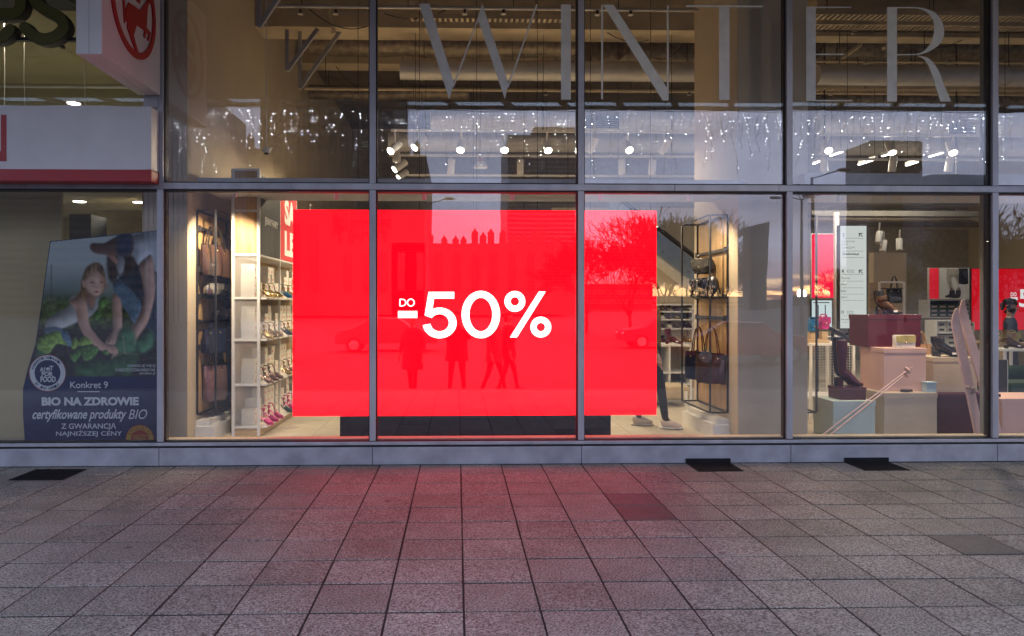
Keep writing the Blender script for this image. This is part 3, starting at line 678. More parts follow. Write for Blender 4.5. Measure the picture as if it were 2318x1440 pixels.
    for q in (((518, 496), (548, 488), (574, 496), (548, 500)), ((522, 484), (548, 476), (572, 482), (548, 482)), ((616, 492), (638, 486), (655, 493), (638, 496))): put(list(q), (.25, .15, .11), 1, 0, amt=.8)
    put([(560, 592), (585, 584), (612, 593), (586, 606)], (.34, .12, .11), 0, .5); put([(572, 552), (592, 545), (610, 554), (592, 562)], (.30, .18, .14), 1, 0, amt=.8); put([(584, 500), (596, 500), (606, 548), (590, 548)], (.62, .45, .36), 1, 0, amt=.6)
    put([(330, 700), (360, 655), (420, 648), (485, 690), (502, 790), (520, 915), (560, 980), (650, 1080), (760, 1108), (798, 1160), (780, 1210), (728, 1245), (740, 1190), (690, 1180), (600, 1140), (480, 1030), (412, 900), (385, 770)], sk_, 1, 2.4, 7, tex=skn)
    put([(628, 455), (664, 480), (696, 560), (662, 545)], (.42, .17, .07), 3, 0, amt=.7)
    lt = .55 + .9 * nz_(4, 4, 12); lg_ = .6 + .8 * nz_(8, 8, 13)
    for q in ([(20, 1060), (100, 1000), (220, 968), (262, 1050), (315, 1112), (205, 1095), (125, 1185), (30, 1160)], [(340, 1100), (380, 1030), (410, 1090), (370, 1150)], [(410, 1080), (470, 1018), (545, 1090), (420, 1112)]): put(q, (.19, .32, .06), 1, 2.6, 4, tex=lt)
    for q in ([(330, 1200), (400, 1150), (480, 1105), (605, 1130), (565, 1215), (480, 1262), (440, 1200), (380, 1270)], [(640, 1165), (690, 1150), (700, 1200), (650, 1190)], [(600, 700), (660, 640), (700, 690), (640, 760)], [(560, 820), (600, 770), (630, 820), (590, 870)]): put(q, (.09, .20, .045), 1, 2.4, 4, tex=lt)
    for q in ([(800, 960), (905, 948), (960, 1020), (960, 1150), (860, 1195), (770, 1120)], [(965, 1060), (1040, 1010), (1112, 960), (1125, 1110), (1010, 1180)]): put(q, (.065, .19, .09), 3, 2.0, 8, tex=lg_)
    for q in ([(390, 1300), (480, 1270), (640, 1255), (770, 1350), (700, 1405), (410, 1395)], [(770, 1200), (980, 1190), (930, 1340), (880, 1400), (700, 1300)], [(0, 1180), (60, 1150), (110, 1200), (40, 1240)], [(-60, 1300), (20, 1260), (60, 1330), (-20, 1380)]): put(q, (.045, .12, .05), 4, 1.6, 9, tex=lg_)
    for q in ([(130, 1180), (205, 1040), (209, 1042), (137, 1184)], [(835, 1020), (842, 1020), (862, 1190), (852, 1190)], [(700, 1230), (840, 1180), (1000, 1195), (1000, 1199), (840, 1186)]): put(q, (.38, .43, .22), 1, 0, sm=False, amt=.7)
    C *= .95 * (.93 + .14 * rg.random((H_, W_)))[..., None]
    # board outline: rows start where the board's curved edge is
    Yp = pY - .0006; base = wloc(ps); outp = [(114, 547), (372, 521), (372, 853), (58, 853), (65, 830), (81, 780), (93, 700)]; ins = mask(outp, 0) > .5
    co = []; ix = -np.ones((H_, W_), int); cols = []
    for i in range(H_):
        for j in range(W_):
            if ins[i, j]: ix[i, j] = len(co); co.append(tuple(P(xs[j], ys[i], Yp) - base)); cols.append(C[i, j])
    fc = [(ix[i, j], ix[i + 1, j], ix[i + 1, j + 1], ix[i, j + 1]) for i in range(H_ - 1) for j in range(W_ - 1) if ins[i, j] and ins[i + 1, j] and ins[i, j + 1] and ins[i + 1, j + 1]]
    me = bpy.data.meshes.new('photo_print'); me.from_pydata(co, [], [tuple(int(q) for q in f) for f in fc]); at_ = me.color_attributes.new('print', 'FLOAT_COLOR', 'POINT')
    at_.data.foreach_set('color', np.column_stack([np.clip(np.array(cols), 0, 1), np.ones(len(cols))]).astype(np.float32).ravel())
    m = bpy.data.materials.new('poster_photo'); m.use_nodes = True; n = m.node_tree; bs_ = n.nodes['Principled BSDF']; an = n.nodes.new('ShaderNodeAttribute'); an.attribute_name = 'print'; n.links.new(an.outputs['Color'], bs_.inputs['Base Color']); bs_.inputs['Roughness'].default_value = .7; bs_.inputs['Specular IOR Level'].default_value = .08
    me.materials.append(m); o = bpy.data.objects.new('photo_print', me); COL.objects.link(o); o.parent = ps
photo_print(); lay[0] = 6
TXT = mat('poster_white', (.50, .54, .58), .6, var=.03, spec=.1); lay[0] += 2
def pt(body, box, off=0.0, shear=0.0, name='lettering', m=TXT):
    lay[0] += .2; return text_fit(name, body, (*Z5(box[:2]), *Z5(box[2:])), pY - lay[0] * .0005, m, ps, off, shear)
pt('Konkret 9', (357, 998, 550, 1033), .012); pt('BIO NA ZDROWIE', (212, 1077, 707, 1122), .05); pt('certyfikowane produkty', (165, 1138, 645, 1205), .02, .35)
pt('BIO', (655, 1140, 750, 1190), .0, .3); pt('Z GWARANCJ\u0104', (312, 1210, 592, 1248), .012); pt('NAJNI\u017bSZEJ CENY', (285, 1244, 622, 1282), .012)
pt('DOWIEDZ SI\u0118 WI\u0118CEJ', (648, 911, 792, 929), .01, .2); pt('O NASZYCH DZIA\u0141ANIACH NA', (587, 931, 790, 947), .01, .2); pt('carrefour.pl', (710, 949, 790, 966), .01)
prt('rule', [[(395, 1048), (507, 1048), (507, 1052), (395, 1052)]], TXT, False, Z5)
def disc(cx, cy, r): return [arc(cx, cy, r, r, 0, 352.5, 47)]
prt('round_badge', disc(242, 955, 95), pm('badge_red', (.4, .04, .06)), False, Z5); prt('round_badge', disc(242, 955, 91), TXT, False, Z5)
prt('round_badge', disc(242, 955, 66), MATS['print_navy'], False, Z5)
lay[0] += 1
pt('A', (203, 925, 222, 948), .04); pt('\u2039', (222, 925, 231, 948), .03); pt('\u203a', (246, 925, 255, 948), .03); pt('T', (252, 918, 272, 942), .04)
prt('round_badge', [[(231, 934), (240, 926), (252, 932), (242, 944)]], TXT, False, Z5)
pt('FOR', (212, 948, 270, 972), .04); pt('FOOD', (206, 972, 284, 1002), .04)
def arc_text(body, cx, cy, r, a0, a1, h, m, inward=False):
    k = len(body)
    for i, ch in enumerate(body):
        if ch == ' ': continue
        a = R(a0 + (a1 - a0) * (i + .5) / k); c = Vector((cx + r * math.cos(a), cy + r * math.sin(a)))
        t_ = Vector((-math.sin(a), math.cos(a))) * (-1 if inward else 1); u_ = Vector((math.cos(a), math.sin(a))) * (-1 if inward else 1)
        q = [c - t_ * h * .36 - u_ * h / 2, c + t_ * h * .36 - u_ * h / 2, c - t_ * h * .36 + u_ * h / 2]
        w3 = [P(*Z5(tuple(p)), pY - lay[0] * .0005 - .001) for p in q]
        text_fit('lettering', ch, None, 0, m, ps, .03, frame=(w3[0], w3[1] - w3[0], w3[2] - w3[0]))
arc_text('KONKRETNE DZIA\u0141ANIA', 242, 955, 79, 195, 325, 13, MATS['print_navy']); arc_text('BY JE\u015a\u0106 LEPIEJ', 242, 955, 79, 140, 45, 13, MATS['print_navy'], True)
prt('price_badge', disc(712, 1292, 73), pm('badge_red2', (.45, .03, .03)), False, Z5); prt('price_badge', disc(712, 1292, 69), pm('badge_yellow', (.62, .42, .06)), False, Z5); prt('price_badge', disc(712, 1292, 46), MATS['print_badge_red2'], False, Z5)
lay[0] += 1
arc_text('GWARANCJA', 712, 1292, 57, 200, 340, 15, MATS['print_badge_red2'])
pt('NAJNI\u017bSZA', (676, 1266, 750, 1282), .03, m=MATS['print_badge_yellow']); pt('CENA', (680, 1284, 744, 1304), .03, m=MATS['print_badge_yellow'])
# ------------------------------------------------------------------ LED screen
sY = .5
x0, x1, zt, zb = PX(663, sY), PX(1486, sY), PZ(476, sY), PZ(941, sY)
M_scr = emat('screen_red', (1.0, .0, .007), 3.6)
n = M_scr.node_tree; tcn = n.nodes.new('ShaderNodeTexCoord'); wv = n.nodes.new('ShaderNodeTexWave'); wv.bands_direction = 'Z'; wv.inputs['Scale'].default_value = 9.0; wv.inputs['Distortion'].default_value = 1.5; wv.inputs['Detail'].default_value = 3; wv.inputs['Detail Scale'].default_value = 4
mr = n.nodes.new('ShaderNodeMapRange'); mr.inputs['To Min'].default_value = 3.0; mr.inputs['To Max'].default_value = 3.6; em_ = [q for q in n.nodes if q.type == 'EMISSION'][0]; mc = n.nodes.new('ShaderNodeMix'); mc.data_type = 'RGBA'; mc.inputs['A'].default_value = (1, 0, .008, 1); mc.inputs['B'].default_value = (1, .0015, .004, 1); n.links.new(wv.outputs['Fac'], mc.inputs['Factor']); n.links.new(mc.outputs['Result'], em_.inputs[0])
n.links.new(tcn.outputs['Object'], wv.inputs['Vector']); n.links.new(wv.outputs['Fac'], mr.inputs['Value']); n.links.new(mr.outputs[0], [q for q in n.nodes if q.type == 'EMISSION'][0].inputs[1])
M_scw = emat('screen_white', (1, 1, 1), 2.6)
ls = thing('led_screen', 'huge bright red LED screen reading DO -50% behind the window', 'screen', ((x0 + x1) / 2, sY, FZ))
b = MB(); b.box(x0 + .002, x1 - .002, sY + .003, sY + .10, zb + .002, zt - .002); b.build('cabinet', M_black, ls)
b = MB(); b.box(x0, x1, sY, sY + .003, zb, zt); b.build('display', M_scr, ls)
b = MB(); b.box(PX(770, sY), PX(1382, sY), sY - .02, sY + .45, FZ, zb - .003); b.build('plinth', mat('plinth_black', (.012, .012, .016), .7, var=.2, spec=.12), ls, bevel=.005)
for q in (.2, .8):
    xx = x0 + (x1 - x0) * q; b = MB(); b.bar((xx, sY + .13, FZ + .3), (xx, sY + .13, zt - .1), .06); b.build('rear_post', M_black, ls)
def Z3(p): return (880 + p[0] * .19446, 640 + p[1] * .19446)
def lit(polys): return flat('digit', [[Z3(p) for p in pl] for pl in polys], sY - .0022, M_scw, ls, thick=.0014)
five = [(463, 107), (762, 107), (762, 186), (528, 186), (508, 322)] + arc(592, 469, 198, 179, -112, 171.7, 40) + arc(592, 466, 108, 100, 173, -147.6, 34) + [(418, 380)]
lit([five]); lit([[(1748, 103), (1827, 103), (1493, 637), (1410, 637)]]); lit([[(108, 330), (332, 330), (332, 411), (108, 411)]])
def ring2(cx, cy, rx, ry, ix, iy):
    o = arc(cx, cy, rx, ry, 0, 356.25, 95); i = arc(cx, cy, ix, iy, 0, 356.25, 95)
    vs, fs = strip([P(*Z3(p), sY - .0022) for p in o], [P(*Z3(p), sY - .0022) for p in i]); b = MB(); b.add(vs, fs); b.build('digit', M_scw, ls)
ring2(1072, 371, 224, 276, 133, 195); ring2(1468, 218, 121, 121, 49, 49); ring2(1770, 517, 121, 121, 49, 49); ring2(257, 232, 46, 46, 33, 33)
lit([[(124, 188), (160, 188)] + arc(160, 232, 44, 44, -90, 90, 20) + [(124, 276), (124, 264), (136, 264)] + arc(160, 232, 31, 32, 90, -90, 20) + [(136, 200), (136, 263), (124, 263)]])

# ------------------------------------------------------------------ bags, boots, shoes
GL = dict(metal=0.0, coat=.6)
def leather(n_, c, rough=.3, **k): return mat('leather_' + n_, c, rough, var=.25, scale=10, bump=.25, bscale=35, **k)
L_black = leather('black', (.012, .012, .014), .25, coat=.5); L_navy = leather('navy', (.012, .016, .04), .35); L_brown = leather('dark_brown', (.05, .022, .016), .3, coat=.3)
L_rose = leather('rose', (.27, .17, .15), .22, metal=.5); L_gold = leather('gold', (.55, .42, .22), .22, metal=.75); L_tan = leather('tan', (.42, .22, .08), .4); L_bronze = leather('bronze', (.16, .09, .06), .22, metal=.6)
L_silver = leather('silver', (.5, .5, .48), .2, metal=.85); L_burg = leather('burgundy', (.08, .008, .02), .35); L_mustard = leather('mustard', (.52, .42, .14), .45); L_white = leather('ivory', (.7, .68, .62), .4)
L_pink = leather('magenta', (.55, .03, .20), .3); L_choc = leather('chocolate', (.06, .03, .02), .4); L_blue = leather('blue', (.02, .16, .35), .3)
M_gilt = mat('gilt_metal', (.7, .55, .3), .25, metal=1)
def superring(w, d, z, n=20, e=4.0, cx=0, cy=0):
    out = []
    for i in range(n):
        a = 2 * math.pi * i / n; c, s = math.cos(a), math.sin(a)
        out.append(Vector((cx + w / 2 * math.copysign(abs(c) ** (2 / e), c), cy + d / 2 * math.copysign(abs(s) ** (2 / e), s), z)))
    return out
def loft(b, rings, cap=True):
    n_ = len(rings[0]); base = len(b.v)
    for r in rings: b.v += r
    for i in range(len(rings) - 1):
        for j in range(n_):
            a = base + i * n_ + j; c = base + i * n_ + (j + 1) % n_; b.f.append([a, c, c + n_, a + n_]); b.m.append(b.mi)
    if cap:
        b.f.append([base + j for j in range(n_)][::-1]); b.m.append(b.mi); b.f.append([base + (len(rings) - 1) * n_ + j for j in range(n_)]); b.m.append(b.mi)
def place(t, loc, rz, tilt=0.0):
    t.location = loc; t.rotation_euler = (0, tilt, rz)
def bag(label, loc, rz, w, h, d, m, hh=.2, style='tote', hm=None, group=None, name='handbag'):
    """built around its base centre, width along local x"""
    t = thing(name, label, 'bag', (0, 0, 0), group); hm = hm or m; rs = random.Random(hash(label) % 9999 if False else len(label) * 31 + int(loc[0] * 100))
    b = MB(); rings = []
    prof = {'tote': [(.80, .5, 0), (.90, .95, .015), (.95, 1.0, .12), (.99, .9, .45), (1.0, .55, .8), (1.0, .32, 1.0)],
            'round': [(.55, .5, 0), (.85, .9, .06), (1.0, 1.0, .3), (1.0, .95, .6), (.85, .75, .85), (.6, .45, 1.0)],
            'case': [(.96, .9, 0), (1.0, 1.0, .03), (1.0, 1.0, .5), (1.0, .97, .9), (.96, .85, 1.0)]}[style]
    for fw, fd, fz in prof:
        r = superring(w * fw, d * fd, h * fz, 24, 5.0 if style != 'round' else 2.8)
        rings.append([v + Vector((rs.uniform(-1, 1), rs.uniform(-1, 1), rs.uniform(-1, 1))) * .006 * (style != 'case') for v in r])
    loft(b, rings); o = b.build('body', m, t, smooth=True)
    if style == 'tote':
        b = MB(); q = superring(w * 1.005, d * .36, h * .985, 24, 5.0); q2 = superring(w * 1.005, d * .34, h * 1.012, 24, 5.0); loft(b, [q, q2], False); b.build('top_band', hm, t, smooth=True)
        for sgn in (-1, 1):
            b = MB(); b.sweep(spline([(-w * .24, sgn * d * .19, h * .86), (-w * .23, sgn * d * .2, h * 1.0), (-w * .13, sgn * d * .1, h + hh * .75), (0, 0 + sgn * .008, h + hh), (w * .13, sgn * d * .1, h + hh * .75), (w * .23, sgn * d * .2, h * 1.0), (w * .24, sgn * d * .19, h * .86)], 4), [(.004, .010)] * 25, 6, flat=(0, 1, 0)); b.build('handle', hm, t, smooth=True)
            for sx in (-1, 1):
                b = MB(); b.ell((sx * w * .24, sgn * d * .24, h * .84), (.012, .006, .012), 8, 5); b.build('stud', M_gilt, t, smooth=True)
    else:
        if hh:
            b = MB(); b.sweep(spline([(-w * .4, 0, h * .8), (-w * .3, 0, h + hh * .6), (0, 0, h + hh), (w * .3, 0, h + hh * .6), (w * .4, 0, h * .8)], 5), .008, 6); b.build('strap', hm, t, smooth=True)
        b = MB(); b.prism([(-w * .46, -d * .5 - .004, h * .97), (w * .46, -d * .5 - .004, h * .97), (w * .46, -d * .5 - .006, h * .5), (w * .3, -d * .5 - .007, h * .4), (-w * .3, -d * .5 - .007, h * .4), (-w * .46, -d * .5 - .006, h * .5)], (0, .012, 0)); b.build('flap', m, t, bevel=.003)
        b = MB(); b.ell((0, -d * .5 - .012, h * .45), (.014, .005, .010), 8, 5); b.build('clasp', M_gilt, t, smooth=True)
    place(t, loc, rz); return t
def boot(label, loc, rz, m, shaft=.2, hh=.06, fat=1.0, hm=None, name='boot', group=None, heel='block'):
    t = thing(name, label, 'boot', (0, 0, 0), group); hm = hm or L_black; z = hh
    b = MB(); sh = [(-.06, 0, z + .09 + shaft), (-.058, 0, z + .09 + shaft * .66), (-.056, 0, z + .09 + shaft * .33), (-.05, 0, z + .095), (-.03, 0, z + .065), (.02, 0, z * .75 + .05), (.07, 0, z * .28 + .042), (.115, 0, .036), (.15, 0, .028), (.168, 0, .022)]
    s1 = .058 * fat if shaft > .15 else .05 * fat
    ra = [(s1 * .92, s1), (s1 * .95, s1 * 1.0), (.046 * fat, .05 * fat), (.038, .046), (.037, .05), (.036, .044), (.040, .036), (.038, .027), (.024, .018), (.006, .008)]
    b.sweep(spline(sh, 4), [tuple(v) for v in [Vector(q) for q in spline([(*q, 0) for q in ra], 4)]] and [(v[0], v[1]) for v in spline([(*q, 0) for q in ra], 4)], 14); b.build('upper', m, t, smooth=True)
    b = MB(); b.sweep(spline([(-.085, 0, z + .004), (-.03, 0, z * .95 + .004), (.03, 0, z * .5 + .006), (.075, 0, .014), (.12, 0, .010), (.165, 0, .012)], 3), [(.030, .006)] * 4 + [(.034, .006)] * 3 + [(.040, .008)] * 6 + [(.032, .006)] * 2 + [(.010, .005)], 10); b.build('sole', hm, t, smooth=True)
    if hh > .02:
        b = MB(); w = .026 if heel == 'block' else .008
        b.sweep([(-.066, 0, z + .006), (-.07, 0, z * .5), (-.072, 0, 0)], [(.034, .032), (w, w), (w * .95, w * .95)], 12); b.build('heel', m, t, smooth=True)
    b = MB(); b.box(.06, .10, -.042, -.035, .03, .052); b.build('price_tag', M_print, t) if shaft < .3 else None
    place(t, loc, rz); return t
def sandal(label, loc, rz, m, hh=.09, strap=True, group=None):
    t = thing('heeled_shoe', label, 'shoe', (0, 0, 0), group); z = hh
    b = MB(); b.sweep(spline([(-.095, 0, z + .004), (-.05, 0, z), (.0, 0, z * .62), (.05, 0, .022), (.09, 0, .008), (.14, 0, .010)], 4), [(.022, .006)] * 8 + [(.026, .006)] * 6 + [(.034, .006)] * 6 + [(.008, .004)], 8); b.build('sole', m, t, smooth=True)
    b = MB(); b.sweep([(-.08, 0, z), (-.083, 0, z * .4), (-.085, 0, 0)], [(.02, .02), (.009, .009), (.007, .007)], 8); b.build('heel', m, t, smooth=True)
    b = MB(); b.sweep(spline([(.03, 0, .05 + z * .15), (.06, 0, .045), (.095, 0, .032), (.135, 0, .018)], 4), [(.03, .02)] * 3 + [(.036, .026)] * 4 + [(.032, .02)] * 4 + [(.014, .01)] * 2, 10); b.build('toe_cap', m, t, smooth=True)
    b = MB(); b.sweep(spline([(-.10, 0, z + .02), (-.092, 0, z + .04), (-.07, 0, z + .03)], 3), [(.02, .03)] * 7, 8); b.build('heel_cup', m, t, smooth=True)
    if strap:
        b = MB(); b.sweep([(-.07 + .036 * math.cos(a * math.pi / 8), .03 * math.sin(a * math.pi / 8), z + .085) for a in range(17)], .005, 5); b.build('ankle_strap', m, t, smooth=True)
        b = MB(); b.sweep([(-.035, .02, z + .085), (.0, .0, z + .055), (.035, -.01, .06 + z * .2)], .005, 5); b.build('instep_strap', m, t, smooth=True)
    place(t, loc, rz); return t

# ------------------------------------------------------------------ bag racks on both piers
def rack(label, xw, xo, y0, y1, z0, z1, shelves):
    t = thing('display_rack', label, 'rack', ((xw + xo) / 2, (y0 + y1) / 2, z0)); w = .018; s = 1 if xo > xw else -1
    for x in (xw + s * .014, xo):
        for y in (y0, y1): b = MB(); b.bar((x, y, z0), (x, y, z1), w); b.build('post', M_black, t)
    for z in (z0, z1):
        for y in (y0, y1): b = MB(); b.bar((xw + s * .027, y, z), (xo - s * .013, y, z), w * .96); b.build('rail', M_black, t)
        for x in (xw + s * .014, xo): b = MB(); b.bar((x, y0 + .013, z), (x, y1 - .013, z), w * .96); b.build('rail', M_black, t)
    b = MB(); b.box(xw + s * .001, xw + s * .004, y0 + .02, y1 - .02, z0 + .02, z1 - .02); b.build('wood_back', M_wood, t)
    k = 6
    for i in range(k):
        a = y0 + .02 + (y1 - y0 - .04) * i / k; c = y0 + .02 + (y1 - y0 - .04) * (i + 1) / k
        b = MB(); b.box(xw + s * .0042, xw + s * .009, a + .002, c - .002, z0 + .022, z1 - .022); b.build('wood_plank', M_wood, t)
    for z in shelves:
        b = MB(); b.bar((xw + s * .03, y0 + .013, z), (xw + s * .03, y1 - .013, z), .02, .035); b.build('hanging_bar', M_black, t)
        for y in (y0 + .02, y1 - .02): b = MB(); b.box(xw + s * .005, xw + s * .045, y - .02, y + .02, z - .03, z + .03); b.build('bracket', M_black, t)
    for z in shelves[1:3]:
        b = MB(); b.box(xw + s * .045, xo - s * .03, y0 + .04, y1 - .04, z - .012, z - .004); b.build('shelf', M_clear, t)
    return t
rY0, rY1 = .66, 1.69
rack('black steel bag rack with wood back on the left pier beside the shoe shelves', PL, -2.62, rY0, rY1, .40, 2.61, [2.42, 1.975, 1.68, 1.40, 1.13])
rack('black steel bag rack with wood back on the pier right of the red screen', PR, 2.783, rY0, rY1, .40, 2.58, [2.2, 1.68, 1.44, 1.0])
def lbag(label, Y, ztop, rz, w, h, d, m, hh, style='tote', x=-2.71, hm=None, name='handbag'): return bag(label, (x, Y, ztop - h - hh), rz, w, h, d, m, hh, style, hm, name=name)
lbag('dark glossy tote bag, foremost in the top row of the left rack', .80, 2.45, 1.15, .30, .34, .10, L_brown, .20, hm=L_black)
lbag('bronze tote bag, middle of the top row of the left rack', 1.05, 2.43, 1.1, .30, .33, .10, L_bronze, .20, hm=L_black)
lbag('gold crinkled tote bag, last in the top row of the left rack', 1.36, 2.42, 1.1, .30, .33, .10, L_gold, .20, hm=L_black)
bag('silver waist bag lying on the left rack shelf', (-2.72, .86, 1.70), 1.2, .26, .13, .12, L_silver, 0, 'round', name='waist_bag')
bag('black glossy waist bag beside the silver one on the left rack', (-2.72, 1.15, 1.70), 1.2, .24, .13, .12, L_black, 0, 'round', name='waist_bag')
bag('black round backpack hanging at the far end of the left rack', (-2.68, 1.48, 1.56), 1.0, .26, .34, .15, L_black, .22, 'round', name='backpack')
bag('small black studded bag on the lower shelf of the left rack', (-2.70, 1.1, 1.42), 1.2, .24, .12, .11, L_black, 0, 'round', name='waist_bag')
lbag('navy shoulder bag in the middle row of the left rack, foremost', .88, 1.38, 1.15, .32, .26, .12, L_navy, .06)
lbag('black ruched shoulder bag in the middle row of the left rack', 1.22, 1.38, 1.1, .32, .25, .13, L_black, .06, 'round')
lbag('rose metallic tote bag, foremost in the bottom row of the left rack', .92, 1.16, .95, .30, .40, .11, L_rose, .24, hm=L_black)
lbag('plain navy tote bag, behind the rose one in the bottom row of the left rack', 1.30, 1.15, 1.0, .30, .40, .11, L_navy, .24, hm=L_navy)
for i, (Y, m, lb) in enumerate(((.84, L_black, 'foremost'), (1.0, L_navy, 'second'), (1.15, L_black, 'third'), (1.3, L_silver, 'fourth'), (1.45, L_black, 'rearmost'))):
    bag('small rounded bag on the right rack shelf, %s of its row of five' % lb, (2.88, Y, 1.67), -1.9, .15, .23, .14, m, 0, 'round', group='small bags on the right rack shelf')
bag('dark bag on the upper shelf of the right rack', (2.88, 1.15, 1.95), -1.2, .34, .18, .13, L_black, .05, 'round')
bag('dark brown tote with studs hanging low on the right rack', (2.87, .86, .70), -.75, .36, .34, .13, L_brown, .30, 'tote', L_black)
bag('navy tote behind the brown one, low on the right rack', (2.86, 1.30, .70), -.9, .34, .33, .12, L_navy, .30, 'tote', L_black)
for lb, x_0, x_1, y_0, y_1, z_1 in (('white stepped base block under the left bag rack', PL + .001, -2.62, .62, 1.75, .34), ('white stepped base block under the right bag rack', 2.80, PR - .001, .62, 1.75, .33)):
    t = thing('base_block', lb, 'plinth', ((x_0 + x_1) / 2, 1.2, FZ)); b = MB(); b.box(x_0, x_1, y_0, y_1, FZ, z_1 - .06); b.build('lower_step', M_white, t, bevel=.004)
    xa, xb = (x_0, x_1 - .06) if x_0 < 0 else (x_0 + .06, x_1); b = MB(); b.box(xa, xb, y_0 + .03, y_1 - .03, z_1 - .059, z_1); b.build('upper_step', M_white, t, bevel=.004)

# ------------------------------------------------------------------ shoe shelving along the left wall
sX0, sX1, sy0 = -2.52, -2.21, .92
su = thing('shoe_shelving', 'tall white shelving with mesh end, black and red headers and shoe boxes', 'shelving', ((sX0 + sX1) / 2, 2.4, FZ))
LV = [.22, .693, 1.196, 1.665, 2.148]; YB = [.92, 1.88, 2.84, 3.8]; ZTOPS = 3.11
for x in (sX0, sX1):
    b = MB(); b.bar((x + (.015 if x == sX0 else -.015), sy0, FZ), (x + (.015 if x == sX0 else -.015), sy0, ZTOPS), .03); b.build('post', M_white, su)
for y in YB[1:]: b = MB(); b.bar((sX1 - .012, y, FZ), (sX1 - .012, y, ZTOPS), .022); b.build('post', M_white, su)
for z in LV + [2.64, 3.10]: b = MB(); b.bar((sX0 + .031, sy0, z), (sX1 - .031, sy0, z), .026); b.build('end_rail', M_white, su)
b = MB(); b.box(sX0 + .02, sX1 - .02, sy0 - .005, sy0 + .005, FZ + .002, LV[0] - .02); b.build('base_panel', M_woodl, su)
b = MB(); b.box(sX1 - .012, sX1, sy0 + .02, 3.8, FZ + .002, LV[0] - .013); b.build('base_panel', M_woodl, su)
for z0, z1 in ((LV[4] + .014, 2.626), (2.654, 3.086)):
    b = MB(); b.box(sX0 + .031, sX1 - .031, sy0 - .006, sy0 + .006, z0, z1); b.build('wood_panel', M_wood, su)
for i in range(4):      # expanded metal
    z0, z1 = LV[i] + .014, LV[i + 1] - .014; b = MB(); xa, xb = sX0 + .031, sX1 - .031; st = .03; k = -int((z1 - z0) / st)
    while k * st < xb - xa:
        for d in (1, -1):
            xs = xa + k * st; pts = [];
            a0, a1 = max(xs, xa), min(xs + (z1 - z0), xb)
            if a1 > a0:
                za, zc = z0 + (a0 - xs), z0 + (a1 - xs)
                if d < 0: za, zc = z1 - (a0 - xs), z1 - (a1 - xs)
                b.bar((a0, sy0, za), (a1, sy0, zc), .0032)
        k += 1
    b.build('mesh_panel', M_white, su, kind='stuff')
for z in LV[:4]: b = MB(); b.box(sX0 + .002, sX1 + .07, sy0 + .018, 3.8, z - .012, z + .006); b.build('shelf', M_white, su)
b = MB(); b.box(sX0 + .002, sX1, sy0 + .018, 3.8, LV[4] - .012, LV[4] + .006); b.build('shelf', M_white, su)
b = MB(); b.box(sX0 - .01, sX0, sy0, 3.8, FZ, ZTOPS); b.build('back_panel', M_woodl, su)
b = MB(); b.box(sX1 - .02, sX1, YB[0] + .02, YB[1] - .014, LV[4] + .01, 3.06); hb = b.build('header_board', mat('header_black', (.03, .032, .036), .5), su)
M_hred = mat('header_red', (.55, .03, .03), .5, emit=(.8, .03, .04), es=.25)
b = MB(); b.box(sX1 - .02, sX1, YB[1] + .014, YB[2] - .014, LV[4] + .01, 3.06); hr = b.build('header_board', M_hred, su)
def onx(y0, y1, z0, z1): return (Vector((sX1 + .002, y0, z0)), Vector((0, y1 - y0, 0)), Vector((0, 0, z1 - z0)))
text_fit('lettering', 'JENNY FAIRY', None, 0, M_print, hb, .01, frame=onx(1.12, 1.74, 2.49, 2.60))
text_fit('lettering', 'SA', None, 0, M_print, hr, .05, frame=onx(2.1, 2.7, 2.62, 2.95)); text_fit('lettering', 'LE', None, 0, M_print, hr, .05, frame=onx(2.1, 2.7, 2.22, 2.54))
M_boxw = mat('box_card', (.78, .74, .66), .6, var=.05, rand=.08); M_dot = mat('box_dot', (.6, .03, .03), .5)
b = MB(); b.box(-.15, 0, -.071, .071, 0, .092); b.slot(1); b.box(.0006, .0016, -.045, -.018, .024, .05); b.slot(0); b.box(-.1505, .0008, -.0718, .0718, .069, .0925)
bo_ = b.build('shoe_box', [M_boxw, M_dot]); bme = bo_.data; bpy.data.objects.remove(bo_)
for bi, (ya, yb) in enumerate(((.95, 1.86), (1.9, 2.82), (2.86, 3.78))):
    for li in range(4):
        nc = 6 if bi < 2 else 5
        for c in range(nc):
            hgt = rnd.choice((1, 2, 3, 3, 4)) if c in (1, 2) else rnd.choice((2, 3, 4, 4))
            for r in range(hgt):
                if bi == 2 and rnd.random() < .3: continue
                o = bpy.data.objects.new('shoe_box', bme); COL.objects.link(o)
                o.location = (sX1 - .07 + rnd.uniform(-.006, .006), ya + .078 + c * .1505, LV[li] + .0065 + r * .0945); o.rotation_euler = (0, 0, rnd.uniform(-.03, .03))
                tag(o, 'white shoe box with red dot, %s, %s bay of the tall shelving' % (('bottom shelf', 'second shelf', 'third shelf', 'top shelf')[li], ('nearest', 'middle', 'far')[bi]), 'shoe box', 'shoe boxes on the tall shelving')
lvn = ['bottom shelf', 'second shelf', 'third shelf', 'top shelf']
